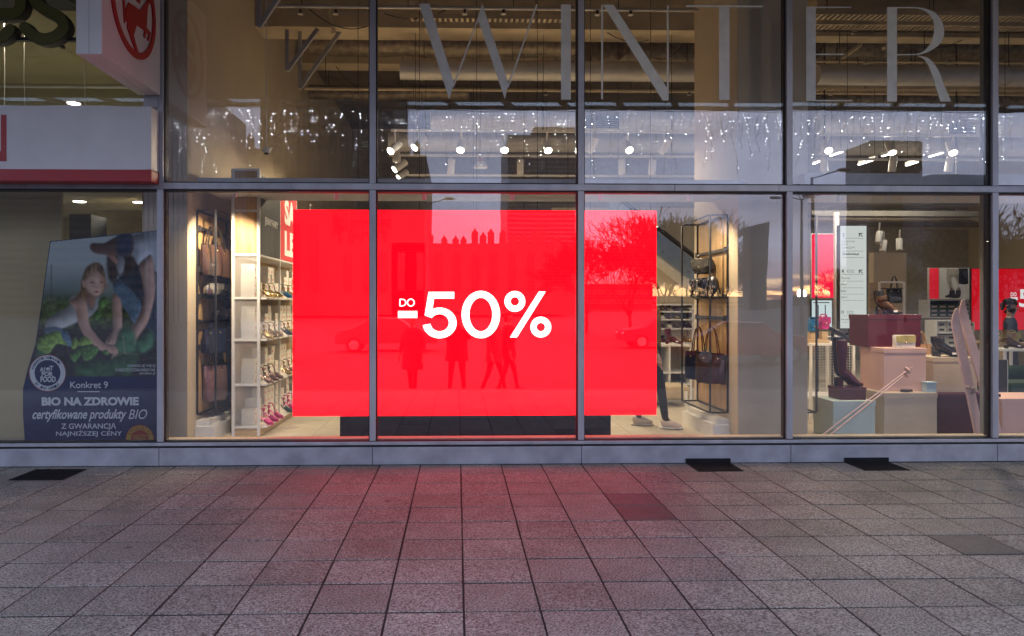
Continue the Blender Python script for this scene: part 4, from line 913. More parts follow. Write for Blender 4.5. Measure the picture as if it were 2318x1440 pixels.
for li, (mm, nm) in enumerate(((L_pink, 'magenta'), (L_rose, 'rose'), (L_gold, 'gold'), (L_gold, 'beige'))):
    for k, y in enumerate((1.06, 1.3, 1.54)):
        sandal('%s heeled sandal on the %s of the tall shelving, %s one' % (nm, lvn[li], ('nearest', 'middle', 'farthest')[k]), (sX1 + .0, y, LV[li] + .008), R(-25), mm)
    m2, n2 = ((L_black, 'dark green'), (L_gold, 'tan'), (L_black, 'black'), (L_blue, 'blue'))[li]
    for q_, y in enumerate((2.3, 2.55)): sandal('%s heeled shoe on the %s in the middle bay, %s one' % (nm, lvn[li], ('nearer', 'farther')[q_]), (sX1, y, LV[li] + .008), R(-25), mm)
    sandal('%s heeled shoe on the %s beside the red screen edge' % (n2, lvn[li]), (sX1 + .0, 2.05, LV[li] + .008), R(-25), m2 if li else leather('bottle_green', (.01, .05, .045)))
# ------------------------------------------------------------------ pyramid of display boxes in the right-hand window
rack('black steel rack on the far side of the pier beside the mint box', 3.765, 3.97, rY0, rY1, .40, 2.58, [2.2, 1.4])
def dbox(label, px0, px1, pyt, pyb, Y, depth, m, lid=.055, zb=None, name='display_box', lidded=True):
    x0, x1 = PX(px0, Y), PX(px1, Y); zt = PZ(pyt, Y); zb = PZ(pyb, Y) if zb is None else zb
    t = thing(name, label, 'box', ((x0 + x1) / 2, Y + depth / 2, zb))
    b = MB(); b.box(x0 + .006, x1 - .006, Y + .006, Y + depth - .006, zb, zt - lid + .003); b.build('body', m, t, bevel=.003)
    b = MB(); b.box(x0, x1, Y, Y + depth, zt - lid, zt); b.build('lid', m, t, bevel=.004)
    return (x0 + x1) / 2, zt
def card(n_, c): return mat('card_' + n_, c, .6, var=.05, scale=5, spec=.15)
C_mint, C_sand, C_mar, C_pink, C_red, C_blue = card('mint', (.50, .60, .56)), card('sand', (.50, .41, .31)), card('maroon', (.055, .004, .014)), card('pink', (.66, .43, .38)), mat('card_red', (.085, .004, .012), .22, var=.05, spec=.3), card('blue', (.42, .55, .62))
x, zm = dbox('mint green lidded display box at the foot of the ski poles', 1886, 1983, 911, 0, .50, .47, C_mint, zb=FZ)
_, z2b = dbox('sand coloured lidded box on the floor between mint and maroon boxes', 2001, 2123, 893, 0, .60, .85, C_sand, zb=FZ)
_, z3b = dbox('maroon lidded box on the floor behind the leaning skis', 2125, 2266, 896, 0, .70, .75, C_mar, zb=FZ)
_, z4b = dbox('pale pink lidded box on the floor beside the dark mesh desk', 2268, 2420, 907, 0, .55, .6, C_pink, zb=FZ)
_, z5b = dbox('pink lidded box under the dark red box, with the mustard clutch', 2000, 2098, 790, 890, .75, .5, C_pink, zb=z2b + .001)
_, z6b = dbox('sand coloured lidded box with black ankle boots behind the skis', 2113, 2214, 811, 890, .86, .45, C_sand, zb=z3b + .001)
_, z7b = dbox('glossy dark red box at the top of the pyramid', 1964, 2086, 713, 787, 1.0, .42, C_red, zb=z5b + .001)
_, zrs = dbox('small red shoe box on the mint box under the tall boots', 1902, 1962, 880, 905, .58, .28, C_red, lid=.035, zb=zm + .001)
_, zbl = dbox('small pale blue box on the sand coloured box', 2097, 2122, 868, 892, .64, .10, C_blue, lid=.02, zb=z2b + .001)
rx = lambda px, Y: PX(px, Y)
boot('tall dark burgundy heeled boot on the red shoe box, front one', (rx(1918, .66), .66, zrs), R(-8), L_burg, .34, .085)
boot('tall navy heeled boot on the red shoe box, behind the burgundy one', (rx(1908, .78), .78, zrs), R(-4), L_navy, .37, .085)
boot('bronze ankle boot on top of the dark red box', (rx(2008, 1.1), 1.1, z7b), R(-12), L_bronze, .07, .06, 1.2)
boot('black boot behind the bronze one on the dark red box', (rx(2000, 1.3), 1.3, z7b), R(-5), L_black, .13, .06, 1.1)
bag('mustard flap clutch on the pink box', (rx(2046, .84), .84, z5b), R(4), .25, .145, .08, L_white, 0, 'case', name='clutch_bag')
o = [q for q in bpy.data.objects if q.name.startswith('clutch_bag')][0]
for c in o.children:
    if c.name.startswith('flap'): c.data.materials[0] = L_mustard
boot('black ankle boot with shiny toe on the sand box, rear one', (rx(2130, 1.05), 1.05, z6b), R(-20), L_black, .09, .05, 1.0)
boot('black ankle boot with shiny toe on the sand box, front one', (rx(2140, .94), .94, z6b), R(-20), L_black, .08, .05, 1.0)
bag('tan tote bag standing behind the dark red box', (rx(2108, 1.3), 1.5, z6b - .25), R(8), .26, .36, .12, L_tan, .16, 'tote')
t = thing('coiled_belt', 'coiled black belt lying on the sand coloured box', 'belt', (rx(2050, .67), .67, z2b))
b = MB(); c0 = Vector((rx(2050, .67), .67, z2b)); b.sweep([c0 + Vector(((.066 - .0018 * i) * math.cos(i * .45), (.05 - .0014 * i) * math.sin(i * .45), .016)) for i in range(36)], [(.0022, .015)] * 36, 6, flat=(0, 0, 1)); b.build('strap', L_black, t, smooth=True)
b = MB(); b.bar(c0 + Vector((.066, -.02, .018)), c0 + Vector((.066, .02, .018)), .006, .03); b.build('buckle', M_gilt, t)
# skis and poles
M_ski = mat('pink_lacquer', (.74, .50, .46), .25, var=.04)
def ski(label, top, bot, Y):
    t = thing('ski', label, 'ski', P(*bot, Y)); a, c = P(*top, Y), P(*bot, Y); c = c + (c - a).normalized() * .33; c.y -= .02; a.y += .05
    d = (c - a).normalized(); b = MB(); side = Vector((0, 1, 0)).cross(d).normalized(); k = 22; L_ = (c - a).length; rings = []
    for i in range(k + 1):
        f = i / k; w = .045 * (1 + .25 * abs(f - .5)) * min(1, (f * 9 + .12) ** .5); bend = max(0, .12 - f) ** 2 * 5.0
        p = a + d * L_ * f + Vector((0, -bend, 0)); th = .008 + .006 * math.sin(f * math.pi)
        rings.append([p + side * w - Vector((0, th, 0)), p - side * w - Vector((0, th, 0)), p - side * w + Vector((0, th, 0)), p + side * w + Vector((0, th, 0))])
    loft(b, rings); b.build('board', M_ski, t, smooth=True)
    m_ = a + d * L_ * .52 + Vector((0, -.03, 0)); b = MB()
    for q in range(7): b.ell(m_ + d * rnd.uniform(-.05, .05) + side * rnd.uniform(-.035, .035) + Vector((0, rnd.uniform(-.012, .004), 0)), rnd.uniform(.014, .024), 8, 6)
    b.build('binding', mat('binding_fluff', (.35, .25, .2), .8), t, smooth=True)
    return t
ski('pale pink ski leaning left, the front one of the pair', (2163, 698), (2216, 985), .47)
ski('pale pink ski with its tip higher, the rear one of the pair', (2177, 679), (2258, 985), .51)
def pole(label, a, b_, Y):
    t = thing('ski_pole', label, 'ski pole', P(*a, Y)); p, q = P(*a, Y), P(*b_, Y + .05); d = (q - p).normalized(); p = p - d * .22
    b = MB(); b.sweep([p, q - d * .12, q], [.008, .0075, .003], 10); b.build('shaft', M_ski, t, smooth=True)
    c = q - d * .085; b = MB(); b.sweep([c - d * .012, c, c + d * .014], [.012, .042, .036], 14); b.build('basket', M_ski, t, smooth=True)
    b = MB(); b.sweep([p, p - d * .12], [.014, .016], 10); b.build('grip', mat('grip_rubber', (.05, .03, .03), .7), t, smooth=True)
pole('pink ski pole lying diagonally across the boxes, the upper one', (1868, 980), (2067, 829), .40)
pole('pink ski pole lying diagonally across the boxes, the lower one', (1880, 984), (2062, 838), .44)

# ------------------------------------------------------------------ directory totem
dY = 2.5
dt = thing('directory_sign', 'tall lit white floor directory sign with arrows left of the red box', 'sign', (PX(1931, dY), dY, FZ))
xa, xb, za, zb_ = PX(1900, dY), PX(1963, dY), PZ(746, dY), PZ(507, dY)
b = MB(); b.box(xa, xb, dY, dY + .08, za, zb_); b.build('case', M_black, dt, bevel=.004)
b = MB(); b.box(xa + .012, xb - .012, dY - .003, dY - .0005, za + .012, zb_ - .012); b.build('lit_panel', emat('panel_glow', (.80, .86, .82), .80), dt)
b = MB(); b.bar(((xa + xb) / 2, dY + .05, FZ), ((xa + xb) / 2, dY + .05, za - .001), .06); b.build('post', M_black, dt)
def Z7(p): return (1830 + p[0] * .22913, 430 + p[1] * .22913)
def dtx(s, bx, off=0.0, sp=1.0): text_fit('lettering', s, (*Z7(bx[:2]), *Z7(bx[2:])), dY - .0045, M_bprint, dt, off, 0, space=sp)
dtx('2', (335, 428, 360, 460)); dtx('CREATIVE', (330, 502, 455, 518), 0, 1.4); dtx('CITY', (330, 532, 390, 548), 0, 1.4); dtx('CONCEPT', (330, 562, 458, 580), 0, 1.4)
dtx('eobuwie.pl', (366, 622, 497, 648), .03); dtx('1', (335, 787, 348, 816)); dtx('CCC', (382, 790, 455, 816)); dtx('Women', (325, 862, 412, 880)); dtx('Men', (325, 925, 375, 942))
dtx('Kids', (325, 988, 372, 1008)); dtx('Sport', (325, 1050, 385, 1072)); dtx('0', (325, 1192, 350, 1222)); dtx('CCC', (380, 1195, 450, 1222)); dtx('Women', (322, 1270, 410, 1287))
ln = [[(335, y), (545, y), (545, y + 3), (335, y + 3)] for y in (476, 603, 667, 833, 900, 966, 1028, 1090, 1243, 1305)]
flat('rule', [[Z7(p) for p in q] for q in ln], dY - .0045, mat('grey_print', (.3, .3, .3), .5), dt, thick=.001)
for y in (416, 778):
    flat('arrow', [[Z7(p) for p in q] for q in ([(498, y + 10), (536, y + 10), (536, y + 18), (498, y + 18)], [(498, y + 18), (506, y + 18), (506, y + 46), (498, y + 46)], [(506, y + 22), (511, y + 18), (538, y + 43), (533, y + 48)])], dY - .0045, M_bprint, dt, thick=.001)
vs, fs = strip([P(*Z7(p), dY - .0045) for p in arc(350, 633, 14, 14, 0, 345, 23)], [P(*Z7(p), dY - .0045) for p in arc(350, 633, 9, 9, 0, 345, 23)]); b = MB(); b.add(vs, fs); b.build('round_logo', M_bprint, dt)

# ------------------------------------------------------------------ back of the shop
b = MB(); b.box(PX(1250, 5.6), PX(1590, 5.6), 5.6, 5.75, FZ, 3.3); tag(b.build('partition_wall', M_cream), kind='structure')
M_lred = emat('rear_screen_red', (1.0, .01, .06), 1.1); M_rred = mat('rear_red', (.55, .012, .02), .5, emit=(1, .01, .03), es=.45)
def panel(name, label, cat, px0, px1, py0, py1, Y, m, depth=.06, m2=None):
    t = thing(name, label, cat, (PX((px0 + px1) / 2, Y), Y, PZ(py1, Y)))
    b = MB(); b.box(PX(px0, Y), PX(px1, Y), Y, Y + .004, PZ(py1, Y), PZ(py0, Y)); b.build('face', m, t)
    b = MB(); b.box(PX(px0, Y) - .01, PX(px1, Y) + .01, Y + .0045, Y + depth, PZ(py1, Y) - .01, PZ(py0, Y) + .01); b.build('back', m2 or M_white, t); return t
panel('led_column_screen', 'narrow pinkish red screen behind the directory sign', 'screen', 1838, 1888, 528, 674, 6, M_lred)
t = panel('light_box', 'white lit screen below the narrow red screen', 'screen', 1838, 1883, 680, 745, 5.6, emat('screen_pale', (.8, .95, .95), .8), m2=M_black)
b = MB()
for xx in (1852, 1868): b.box(PX(xx, 5.58), PX(xx + 1.6, 5.58), 5.585, 5.595, PZ(735, 5.58), PZ(690, 5.58))
for yy in (684, 718): b.box(PX(1842, 5.58), PX(1878, 5.58), 5.585, 5.595, PZ(yy + 2, 5.58), PZ(yy, 5.58))
b.build('printed_lines', M_bprint, t)
def block(label, px0, px1, py0, Y, dp, m, zb=FZ, name='plinth', cat='plinth'):
    t = thing(name, label, cat, (PX((px0 + px1) / 2, Y), Y + dp / 2, zb)); zt = PZ(py0, Y)
    b = MB(); b.box(PX(px0, Y), PX(px1, Y), Y, Y + dp, zb, zt - .045); b.build('body', m, t, bevel=.003); b = MB(); b.box(PX(px0, Y) - .01, PX(px1, Y) + .01, Y - .01, Y + dp + .01, zt - .044, zt); b.build('top', m, t, bevel=.003); return zt
def frame_table(label, px0, px1, py0, Y, dp, m, mesh=True, zb=FZ):
    zt = PZ(py0, Y); x0, x1 = PX(px0, Y), PX(px1, Y); t = thing('display_table', label, 'table', ((x0 + x1) / 2, Y + dp / 2, zb))
    for x in (x0 + .015, x1 - .015):
        for y in (Y + .015, Y + dp - .015): b = MB(); b.bar((x, y, zb), (x, y, zt - .03), .03); b.build('leg', m, t)
    b = MB(); b.box(x0, x1, Y, Y + dp, zt - .029, zt); b.build('top', m, t, bevel=.003)
    b = MB(); b.box(x0 + .03, x1 - .03, Y + .02, Y + dp - .02, zb + .25, zb + .27); b.build('shelf', m, t)
    if mesh:
        b = MB(); k = 0; st = .035
        xs = x0 + .03
        while xs < x1 - .03: b.bar((xs, Y + .01, zb + .28), (xs, Y + .01, zt - .03), .003); xs += st
        zs = zb + .29
        while zs < zt - .04: b.bar((x0 + .03, Y + .01, zs), (x1 - .03, Y + .01, zs), .003); zs += st
        b.build('mesh_panel', m, t, kind='stuff')
    return zt
zt = frame_table('white mesh fronted display table behind the mint box', 1834, 1936, 779, 2.0, .7, M_white)
zk = block('pale oak block carrying the fuchsia and blue bags', 1832, 1876, 770, 2.15, .3, M_woodl, zb=zt + .001)
bag('fuchsia pouch bag on the oak block behind the mint box', (PX(1864, 2.3), 2.3, zk + .13), .2, .15, .17, .11, L_pink, .03, 'round'); bag('blue pouch bag on the oak block by the pier', (PX(1838, 2.25), 2.25, zk + .1), .2, .13, .16, .1, L_blue, .03, 'round')
for nm, px in (('fuchsia', 1864), ('blue', 1838)):
    t = thing('bag_stand', 'pale oak pedestal under the %s pouch bag' % nm, 'stand', (PX(px, 2.28), 2.28, zk)); b = MB(); b.box(PX(px, 2.28) - .04, PX(px, 2.28) + .04, 2.24, 2.32, zk + .0005, zk + .10); b.build('block', M_woodl, t)
# stair handrail and steps behind the totem
hr_ = thing('stair_handrail', 'black diagonal stair handrail passing behind the directory sign', 'handrail', P(1940, 790, 3.6))
b = MB(); b.bar(P(1838, 722, 3.6), P(1965, 792, 3.6), .05); b.build('rail', M_black, hr_)
for q in (1850, 1885, 1920, 1955):
    b = MB(); p = P(q, 722 + (q - 1838) * .551, 3.6); b.bar(p, (p.x, 3.6, FZ), .03); b.build('baluster', M_black, hr_)
def wallshelf(label, px0, px1, pys, Y, dp, m, back=None, boxes=None, group=None, shoes=None):
    x0, x1 = PX(px0, Y), PX(px1, Y); t = thing('wall_shelf', label, 'shelving', ((x0 + x1) / 2, Y + dp / 2, PZ(pys[-1], Y)))
    for y in pys: b = MB(); b.box(x0, x1, Y, Y + dp, PZ(y, Y) - .012, PZ(y, Y) + .012); b.build('shelf', m, t)
    for x in (x0, x1): b = MB(); b.box(x - .015, x + .015, Y, Y + dp, PZ(pys[-1], Y) - .012, PZ(pys[0], Y) + .012); b.build('upright', m, t)
    b = MB(); b.box(x0, x1, Y + dp, Y + dp + .02, PZ(pys[-1], Y), PZ(pys[0], Y)); b.build('back_panel', back or m, t)
    return x0, x1
wallshelf('white shelves of dark shoes low behind the directory sign', 1890, 1968, [742, 768], 6.2, .3, M_white)
for i in range(5): sandal('dark flat shoe on the low white shelf behind the directory sign', (PX(1900 + i * 15, 6.3), 6.3, PZ(768, 6.2) + .013), R(-20), L_black, .03, False, 'dark shoes behind the directory sign')
for i, py in enumerate((764, 771)):
    t = thing('guard_rail', 'grey metal guard rail behind the tall boots, %s tube' % ('upper', 'lower')[i], 'rail', P(1910, py, 4.2)); b = MB(); b.cyl(P(1868, py, 4.2), P(1985, py, 4.2), .025, 10); b.build('tube', M_duct, t)
# white clothes-frame with bag
bf = thing('open_display_frame', 'white open frame with oak back holding a black handbag above the red box', 'stand', P(2017, 712, 4.0))
x0, x1, z0, z1 = PX(1991, 4), PX(2046, 4), PZ(740, 4), PZ(638, 4)
for x in (x0, x1): b = MB(); b.bar((x, 4, z0), (x, 4, z1), .028); b.build('post', M_white, bf)
b = MB(); b.bar((x0 + .015, 4, z1), (x1 - .015, 4, z1), .028); b.build('top_rail', M_white, bf)
b = MB(); b.bar((x0 + .015, 4, z1 - .1), (x1 - .015, 4, z1 - .1), .015); b.build('cross_rail', M_black, bf)
b = MB(); b.box(x0, x1, 4.3, 4.32, z0, z1); b.build('oak_back', M_woodl, bf)
b = MB(); b.box(x0 - .05, x1 + .05, 3.9, 4.4, FZ, z0); b.build('base', M_white, bf)
bag('black handbag hanging in the white open frame', (PX(2024, 4.05), 4.05, PZ(686, 4.05)), 0, .24, .22, .09, L_black, .2, 'tote'); bag('black box bag on the white open frame', (PX(2000, 4.05), 4.05, PZ(712, 4.05)), 0, .22, .22, .1, L_navy, 0, 'case')
t = thing('lit_wall_niche', 'cream wall return behind the white open frame', 'wall', P(2000, 690, 4.6)); b = MB(); b.box(PX(1978, 4.6), PX(2052, 4.6), 4.6, 4.75, FZ, PZ(570, 4.6)); b.build('board', M_cream, t)
# boot picture and its shelves
bp_ = panel('boot_picture', 'framed picture of legs in brown ankle boots above shoe boxes', 'picture', 2127, 2197, 606, 676, 8.0, mat('picture_grey', (.62, .58, .5), .6, var=.06, emit=(.62, .58, .5), es=.18))
def Z9(p): return (2060 + p[0] * .28476, 590 + p[1] * .28476)
flat('printed_trousers', [[Z9(p) for p in q] for q in ([(290, 65), (360, 65), (350, 130), (325, 140), (340, 215), (310, 215), (288, 140)], [(325, 65), (390, 65), (400, 140), (385, 200)])], 7.995, mat('print_ecru', (.7, .66, .56), .6), bp_, .001)
flat('printed_boots', [[Z9(p) for p in smooth_poly(q, 4)] for q in ([(318, 235), (352, 235), (355, 280), (330, 295), (285, 292), (280, 280), (310, 268)], [(368, 235), (402, 235), (402, 280), (385, 297), (335, 297), (332, 285), (360, 270)])], 7.99, mat('print_boot', (.07, .035, .025), .5), bp_, .001)
flat('printed_skirt', [[Z9(p) for p in ((390, 62), (460, 62), (463, 185), (430, 190), (388, 185))]], 7.985, mat('print_black', (.02, .02, .022), .6), bp_)
flat('printed_ankles', [[Z9(p) for p in q] for q in ([(318, 214), (340, 214), (342, 236), (320, 236)], [(380, 212), (402, 215), (398, 236), (372, 236)])], 7.982, mat('print_skin2', (.5, .33, .25), .6), bp_)
panel('red_wall_panel', 'narrow red panel left of the boot picture', 'panel', 2104, 2125, 606, 676, 8.0, M_rred)
x0, x1 = wallshelf('white shelf bay of green and white shoe boxes under the boot picture', 2104, 2197, [679, 719], 7.95, .35, M_white, back=mat('shelf_dark_green', (.03, .06, .03), .6))
b = MB(); b.box(-.08, .08, -.14, .14, 0, .085); b.slot(1); b.box(-.06, .06, -.1415, -.1402, .02, .055); q_ = b.build('green_shoe_box', [mat('box_green', (.05, .10, .05), .6, rand=.2), mat('box_label', (.7, .55, .5), .5)]); gme = q_.data; bpy.data.objects.remove(q_)
for c in range(5):
    for r in range(3):
        o = bpy.data.objects.new('green_shoe_box', gme); COL.objects.link(o); o.location = (x0 + .12 + c * .185, 8.12, PZ(719, 7.95) + .013 + r * .0875); tag(o, 'dark green shoe box under the boot picture, column %d from the left, %s' % (c + 1, ('bottom', 'middle', 'top')[r]), 'shoe box', 'green shoe boxes under the boot picture')
x0, x1 = wallshelf('lower shelf bay of grey boxes left of the skis', 2120, 2196, [727, 755, 785], 7.0, .35, M_white, back=mat('shelf_grey', (.2, .2, .18), .6))
b = MB(); b.box(-.09, .09, -.12, .12, 0, .10); b.slot(1); b.box(-.05, .05, -.1215, -.1202, .03, .07); q_ = b.build('grey_shoe_box', [mat('box_grey', (.45, .44, .4), .6, rand=.2), M_bprint]); gme2 = q_.data; bpy.data.objects.remove(q_)
for py in (755, 785):
    for c in range(4):
        for r in range(2):
            o = bpy.data.objects.new('grey_shoe_box', gme2); COL.objects.link(o); o.location = (x0 + .14 + c * .19, 7.17, PZ(py, 7.0) + .013 + r * .101); tag(o, 'grey shoe box on the %s shelf left of the skis, column %d, %s' % ('upper' if py < 770 else 'lower', c + 1, ('bottom', 'top')[r]), 'shoe box', 'grey shoe boxes left of the skis')
rs_ = panel('rear_led_screen', 'red screen reading DO -5 at the right edge of the shop', 'screen', 2200, 2345, 607, 748, 7.2, emat('rear_led_red', (.75, .006, .016), .75), m2=M_black)
rw = emat('rear_led_white', (1, 1, 1), .8)
text_fit('lettering', 'DO', (2288, 662, 2301, 671), 7.19, rw, rs_, .02); flat('lettering', [[(2287, 673), (2303.5, 673), (2303.5, 679.5), (2287, 679.5)]], 7.19, rw, rs_); text_fit('lettering', '5', (2307, 655, 2330, 695), 7.19, rw, rs_, .02)
# right edge: table with bags, mesh desk, sofa
zt = frame_table('pale wood display table with gold bags near the right edge', 2258, 2345, 778, 3.4, .7, M_woodl, False)
for i, (px, m_, lb) in enumerate(((2268, L_gold, 'gold slouchy bag, left on the pale wood table'), (2284, L_tan, 'tan slouchy bag, middle of the pale wood table'), (2301, L_mustard, 'straw coloured flap bag, right on the pale wood table'))):
    bag(lb, (PX(px, 3.55), 3.55 + .05 * i, zt), .3, .22, .15, .14, m_, .03, 'round')
zt2 = frame_table('white display table in front of the pale wood one', 2274, 2350, 793, 2.6, .5, M_white, False)
boot('dark brown ankle boot on the white table at the right edge', (PX(2290, 2.8), 2.8, zt2), R(-10), L_choc, .03, .03)
t = thing('mesh_desk', 'black perforated mesh side table next to the green sofa', 'desk', (PX(2267, 1.6), 1.8, FZ))
x0, x1 = PX(2240, 1.6), PX(2281, 1.6); zt3 = PZ(817, 1.6); b = MB(); b.box(x0, x1, 1.6, 2.0, PZ(893, 1.6), zt3); b.build('body', mat('black_mesh', (.025, .025, .03), .55, var=.8, scale=120, bump=.5, bscale=150), t, bevel=.004)
for x in (x0 + .01, x1 - .004):
    for y in (1.61, 1.99): b = MB(); b.bar((x, y, FZ), (x, y, zt3 - .001 if x > x0 + .02 else PZ(893.5, 1.6)), .018); b.build('leg', M_white if x > x0 + .02 else M_black, t)
t = thing('sofa', 'dark green velvet sofa at the right edge', 'sofa', (PX(2330, 1.9), 2.2, FZ)); gv = mat('green_velvet', (.012, .04, .022), .8, var=.2); x0, x1 = PX(2284, 1.9), PX(2430, 1.9)
b = MB(); b.box(x0, x1, 1.9, 2.65, FZ + .1, PZ(870, 1.9)); b.build('seat', gv, t, bevel=.05, seg=4, smooth=True); b = MB(); b.sweep([(x0 + .02, 2.5, PZ(853, 2.4)), (x1, 2.5, PZ(853, 2.4))], .13, 16); b.build('backrest', gv, t, smooth=True)
for x in (x0 + .1, x1 - .1): b = MB(); b.cyl((x, 2.0, FZ), (x, 2.0, FZ + .11), .02, 10); b.build('leg', M_black, t)
# middle bay: slat wall, counter, bench, escalator
x0, x1 = wallshelf('white slat wall of small shoes behind the right bag rack', 1440, 1570, [690, 706, 724, 745, 778], 5.2, .3, M_white, back=mat('slat_warm', (.75, .68, .55), .6))
for r_, py in enumerate((706, 724, 745, 778)):
    for c in range(5):
        xx = PX(1494 + c * 16, 5.3); mm = (L_rose, L_burg, L_white, L_gold, L_choc)[(c * 3 + r_ * 2) % 5]
        if c == 3: continue
        sandal('small %s shoe on the slat wall, %s row, %s from the left' % (mm.name[8:].replace('_', ' '), ('top', 'second', 'third', 'bottom')[r_], ('first', 'second', 'third', '', 'last')[c]), (xx, 5.36, PZ(py, 5.2) + .014), R(-60), mm, .05, False, 'shoes on the white slat wall')
boot('burgundy ankle boot on the white counter behind the right rack', (PX(1520, 4.2), 4.2, PZ(781, 4.0) + .002), R(-10), L_burg, .1, .05)
zc = PZ(781, 4.0); t = thing('counter', 'white shelf counter behind the right bag rack', 'counter', (PX(1520, 4), 4.3, FZ)); x0, x1 = PX(1400, 4), PX(1566, 4)
b = MB(); b.box(x0, x1, 4.0, 4.6, zc - .03, zc); b.build('top', M_white, t, bevel=.004)
for py in (845, 872): b = MB(); b.box(x0, x1, 4.0, 4.6, PZ(py, 4) - .012, PZ(py, 4) + .012); b.build('shelf', M_white, t)
for q in (1400.5, 1440, 1478, 1516, 1564): b = MB(); b.box(PX(q, 4) - .014, PX(q, 4) + .014, 4.001, 4.599, FZ, zc - .031); b.build('upright', M_white, t)
b = MB(); b.box(x0, x1, 4.6, 4.62, FZ, zc - .03); b.build('back_panel', M_cream, t)
t = thing('bench', 'long beige upholstered bench behind the walking shopper', 'bench', (PX(1500, 3.2), 3.5, FZ)); x0, x1 = PX(1380, 3.2), PX(1563, 3.2); zz = PZ(876, 3.2)
b = MB(); b.box(x0, x1, 3.2, 3.75, FZ + .1, zz); b.build('seat', mat('beige_felt', (.5, .4, .27), .9, var=.1), t, bevel=.04, seg=4, smooth=True)
for q in (1392, 1475, 1552): b = MB(); b.bar((PX(q, 3.2), 3.19, FZ), (PX(q, 3.2), 3.19, FZ + .22), .04); b.build('leg', M_white, t)
es_ = thing('escalator', 'grey blue escalator side slanting down behind the right bag rack', 'escalator', P(1560, 640, 4.9)); M_esc = mat('escalator_panel', (.22, .28, .33), .3, metal=.4)
q = [P(1380, 440, 4.9), P(1380, 490, 4.9), P(1574, 640, 4.9), P(1574, 590, 4.9)]; b = MB(); b.prism(q, (0, .12, 0)); b.build('balustrade', M_esc, es_)
b = MB(); b.sweep([P(1380, 432, 4.95), P(1574, 582, 4.95)], .04, 8); b.build('handrail', M_black, es_)
b = MB(); b.prism([P(1380, 495, 5.02), P(1380, 505, 5.02), P(1574, 655, 5.02), P(1574, 645, 5.02)], (0, .5, 0)); b.build('soffit', M_white, es_)

for lb, px0, px1, py0, py1, Y, m_ in (('white bulkhead band across the back above the directory sign', 1838, 2216, 474, 486, 6.0, mat('bulkhead_grey', (.10, .095, .085), .8)), ('dark board standing in for the shadow under the white bulkhead', 1838, 2216, 490, 512, 6.4, M_slab), ('second white bulkhead band near the window head', 1838, 2216, 452, 460, 5.0, MATS['bulkhead_grey'])):  # the middle, dark band is a board painted as the bulkhead's shadow
    t = thing('bulkhead', lb, 'bulkhead', P((px0 + px1) / 2, py1, Y)); b = MB(); b.box(PX(px0, Y), PX(px1, Y), Y, Y + .3, PZ(py1, Y), PZ(py0, Y)); b.build('panel', m_, t)
    for f_ in (.1, .9): b = MB(); x_ = PX(px0 + (px1 - px0) * f_, Y); b.cyl((x_, Y + .15, PZ(py0, Y)), (x_, Y + .15, 6.31), .012, 6); b.build('hanger', M_black, t)
t = thing('frame_post', 'white upright post between the narrow red screen and the directory sign', 'post', P(1893, 800, 5.8)); b = MB(); b.bar((PX(1893, 5.8), 5.8, FZ), (PX(1893, 5.8), 5.8, PZ(478, 5.8)), .07); b.build('upright', M_white, t)
# ------------------------------------------------------------------ ceiling services
def pipe(label, px0, px1, py, Y, r, m, name='duct', cat='duct', sag=0, n=20, bands=0):
    a, c = P(px0, py, Y), P(px1, py, Y); a.z = c.z = PZ(py, Y)
    t = thing(name, label, cat, (a + c) / 2); b = MB(); k = max(2, int((c.x - a.x) / .5))
    pts = [a.lerp(c, i / k) + Vector((0, 0, rnd.uniform(-1, 1) * sag)) for i in range(k + 1)]
    b.sweep(pts, [r * (1 + rnd.uniform(-1, 1) * sag * 2) for _ in pts], n); b.build('tube', m, t, smooth=True)
    if bands:
        x = a.x + .3
        while x < c.x: b = MB(); b.sweep([(x, Y, a.z), (x + .03, Y, a.z)], r + .006, n); b.build('flange', m, t, smooth=True); x += bands
    x = a.x + .35
    while x < c.x - .1:
        b = MB(); b.cyl((x, Y, a.z + r * .98), (x, Y, 6.31), .006, 6); b.build('hanger', M_black, t); x += 1.3
    return t
def beam(label, px0, px1, py0, py1, Y, dp, m, name='beam'):
    b = MB(); b.box(PX(px0, Y), PX(px1, Y), Y, Y + dp, PZ(py1, Y), min(PZ(py0, Y), 6.3)); o = b.build(name, m); tag(o, kind='structure'); return o
beam('', 560, 1600, -60, 64, 3.0, .5, M_ceilc, 'concrete_beam'); beam('', 560, 2900, 124, 146, 5.6, .4, M_ceilc, 'concrete_beam')
beam('', 1850, 2900, -60, 30, 3.2, .4, M_ceilc, 'concrete_beam'); beam('', 1850, 2900, 64, 74, 4.2, .3, M_ceilc, 'concrete_beam')
pipe('dark foil wrapped duct under the concrete beam', 690, 1300, 96, 4.4, .235, M_foil, sag=.02)
pipe('long pale round duct behind the letters W and N', 906, 1580, 159, 3.5, .145, M_duct, bands=1.7); pipe('long pale round duct behind the letter R', 1848, 2800, 163, 3.6, .15, M_duct, bands=1.3)
pipe('thin sprinkler pipe crossing behind the tops of the letters', 618, 1580, 18, 1.7, .022, M_duct, 'sprinkler_pipe', 'pipe', n=10); pipe('lower thin pipe behind the feet of the letters', 690, 1580, 203, 5.2, .03, M_ceilc, 'sprinkler_pipe', 'pipe', n=10)
pipe('thin pipe behind the letter R', 1848, 2800, 132, 4.6, .02, M_ceilc, 'sprinkler_pipe', 'pipe', n=10); pipe('pipe behind the foot of the letter R', 1848, 2800, 204, 5.2, .03, M_ceilc, 'sprinkler_pipe', 'pipe', n=10)
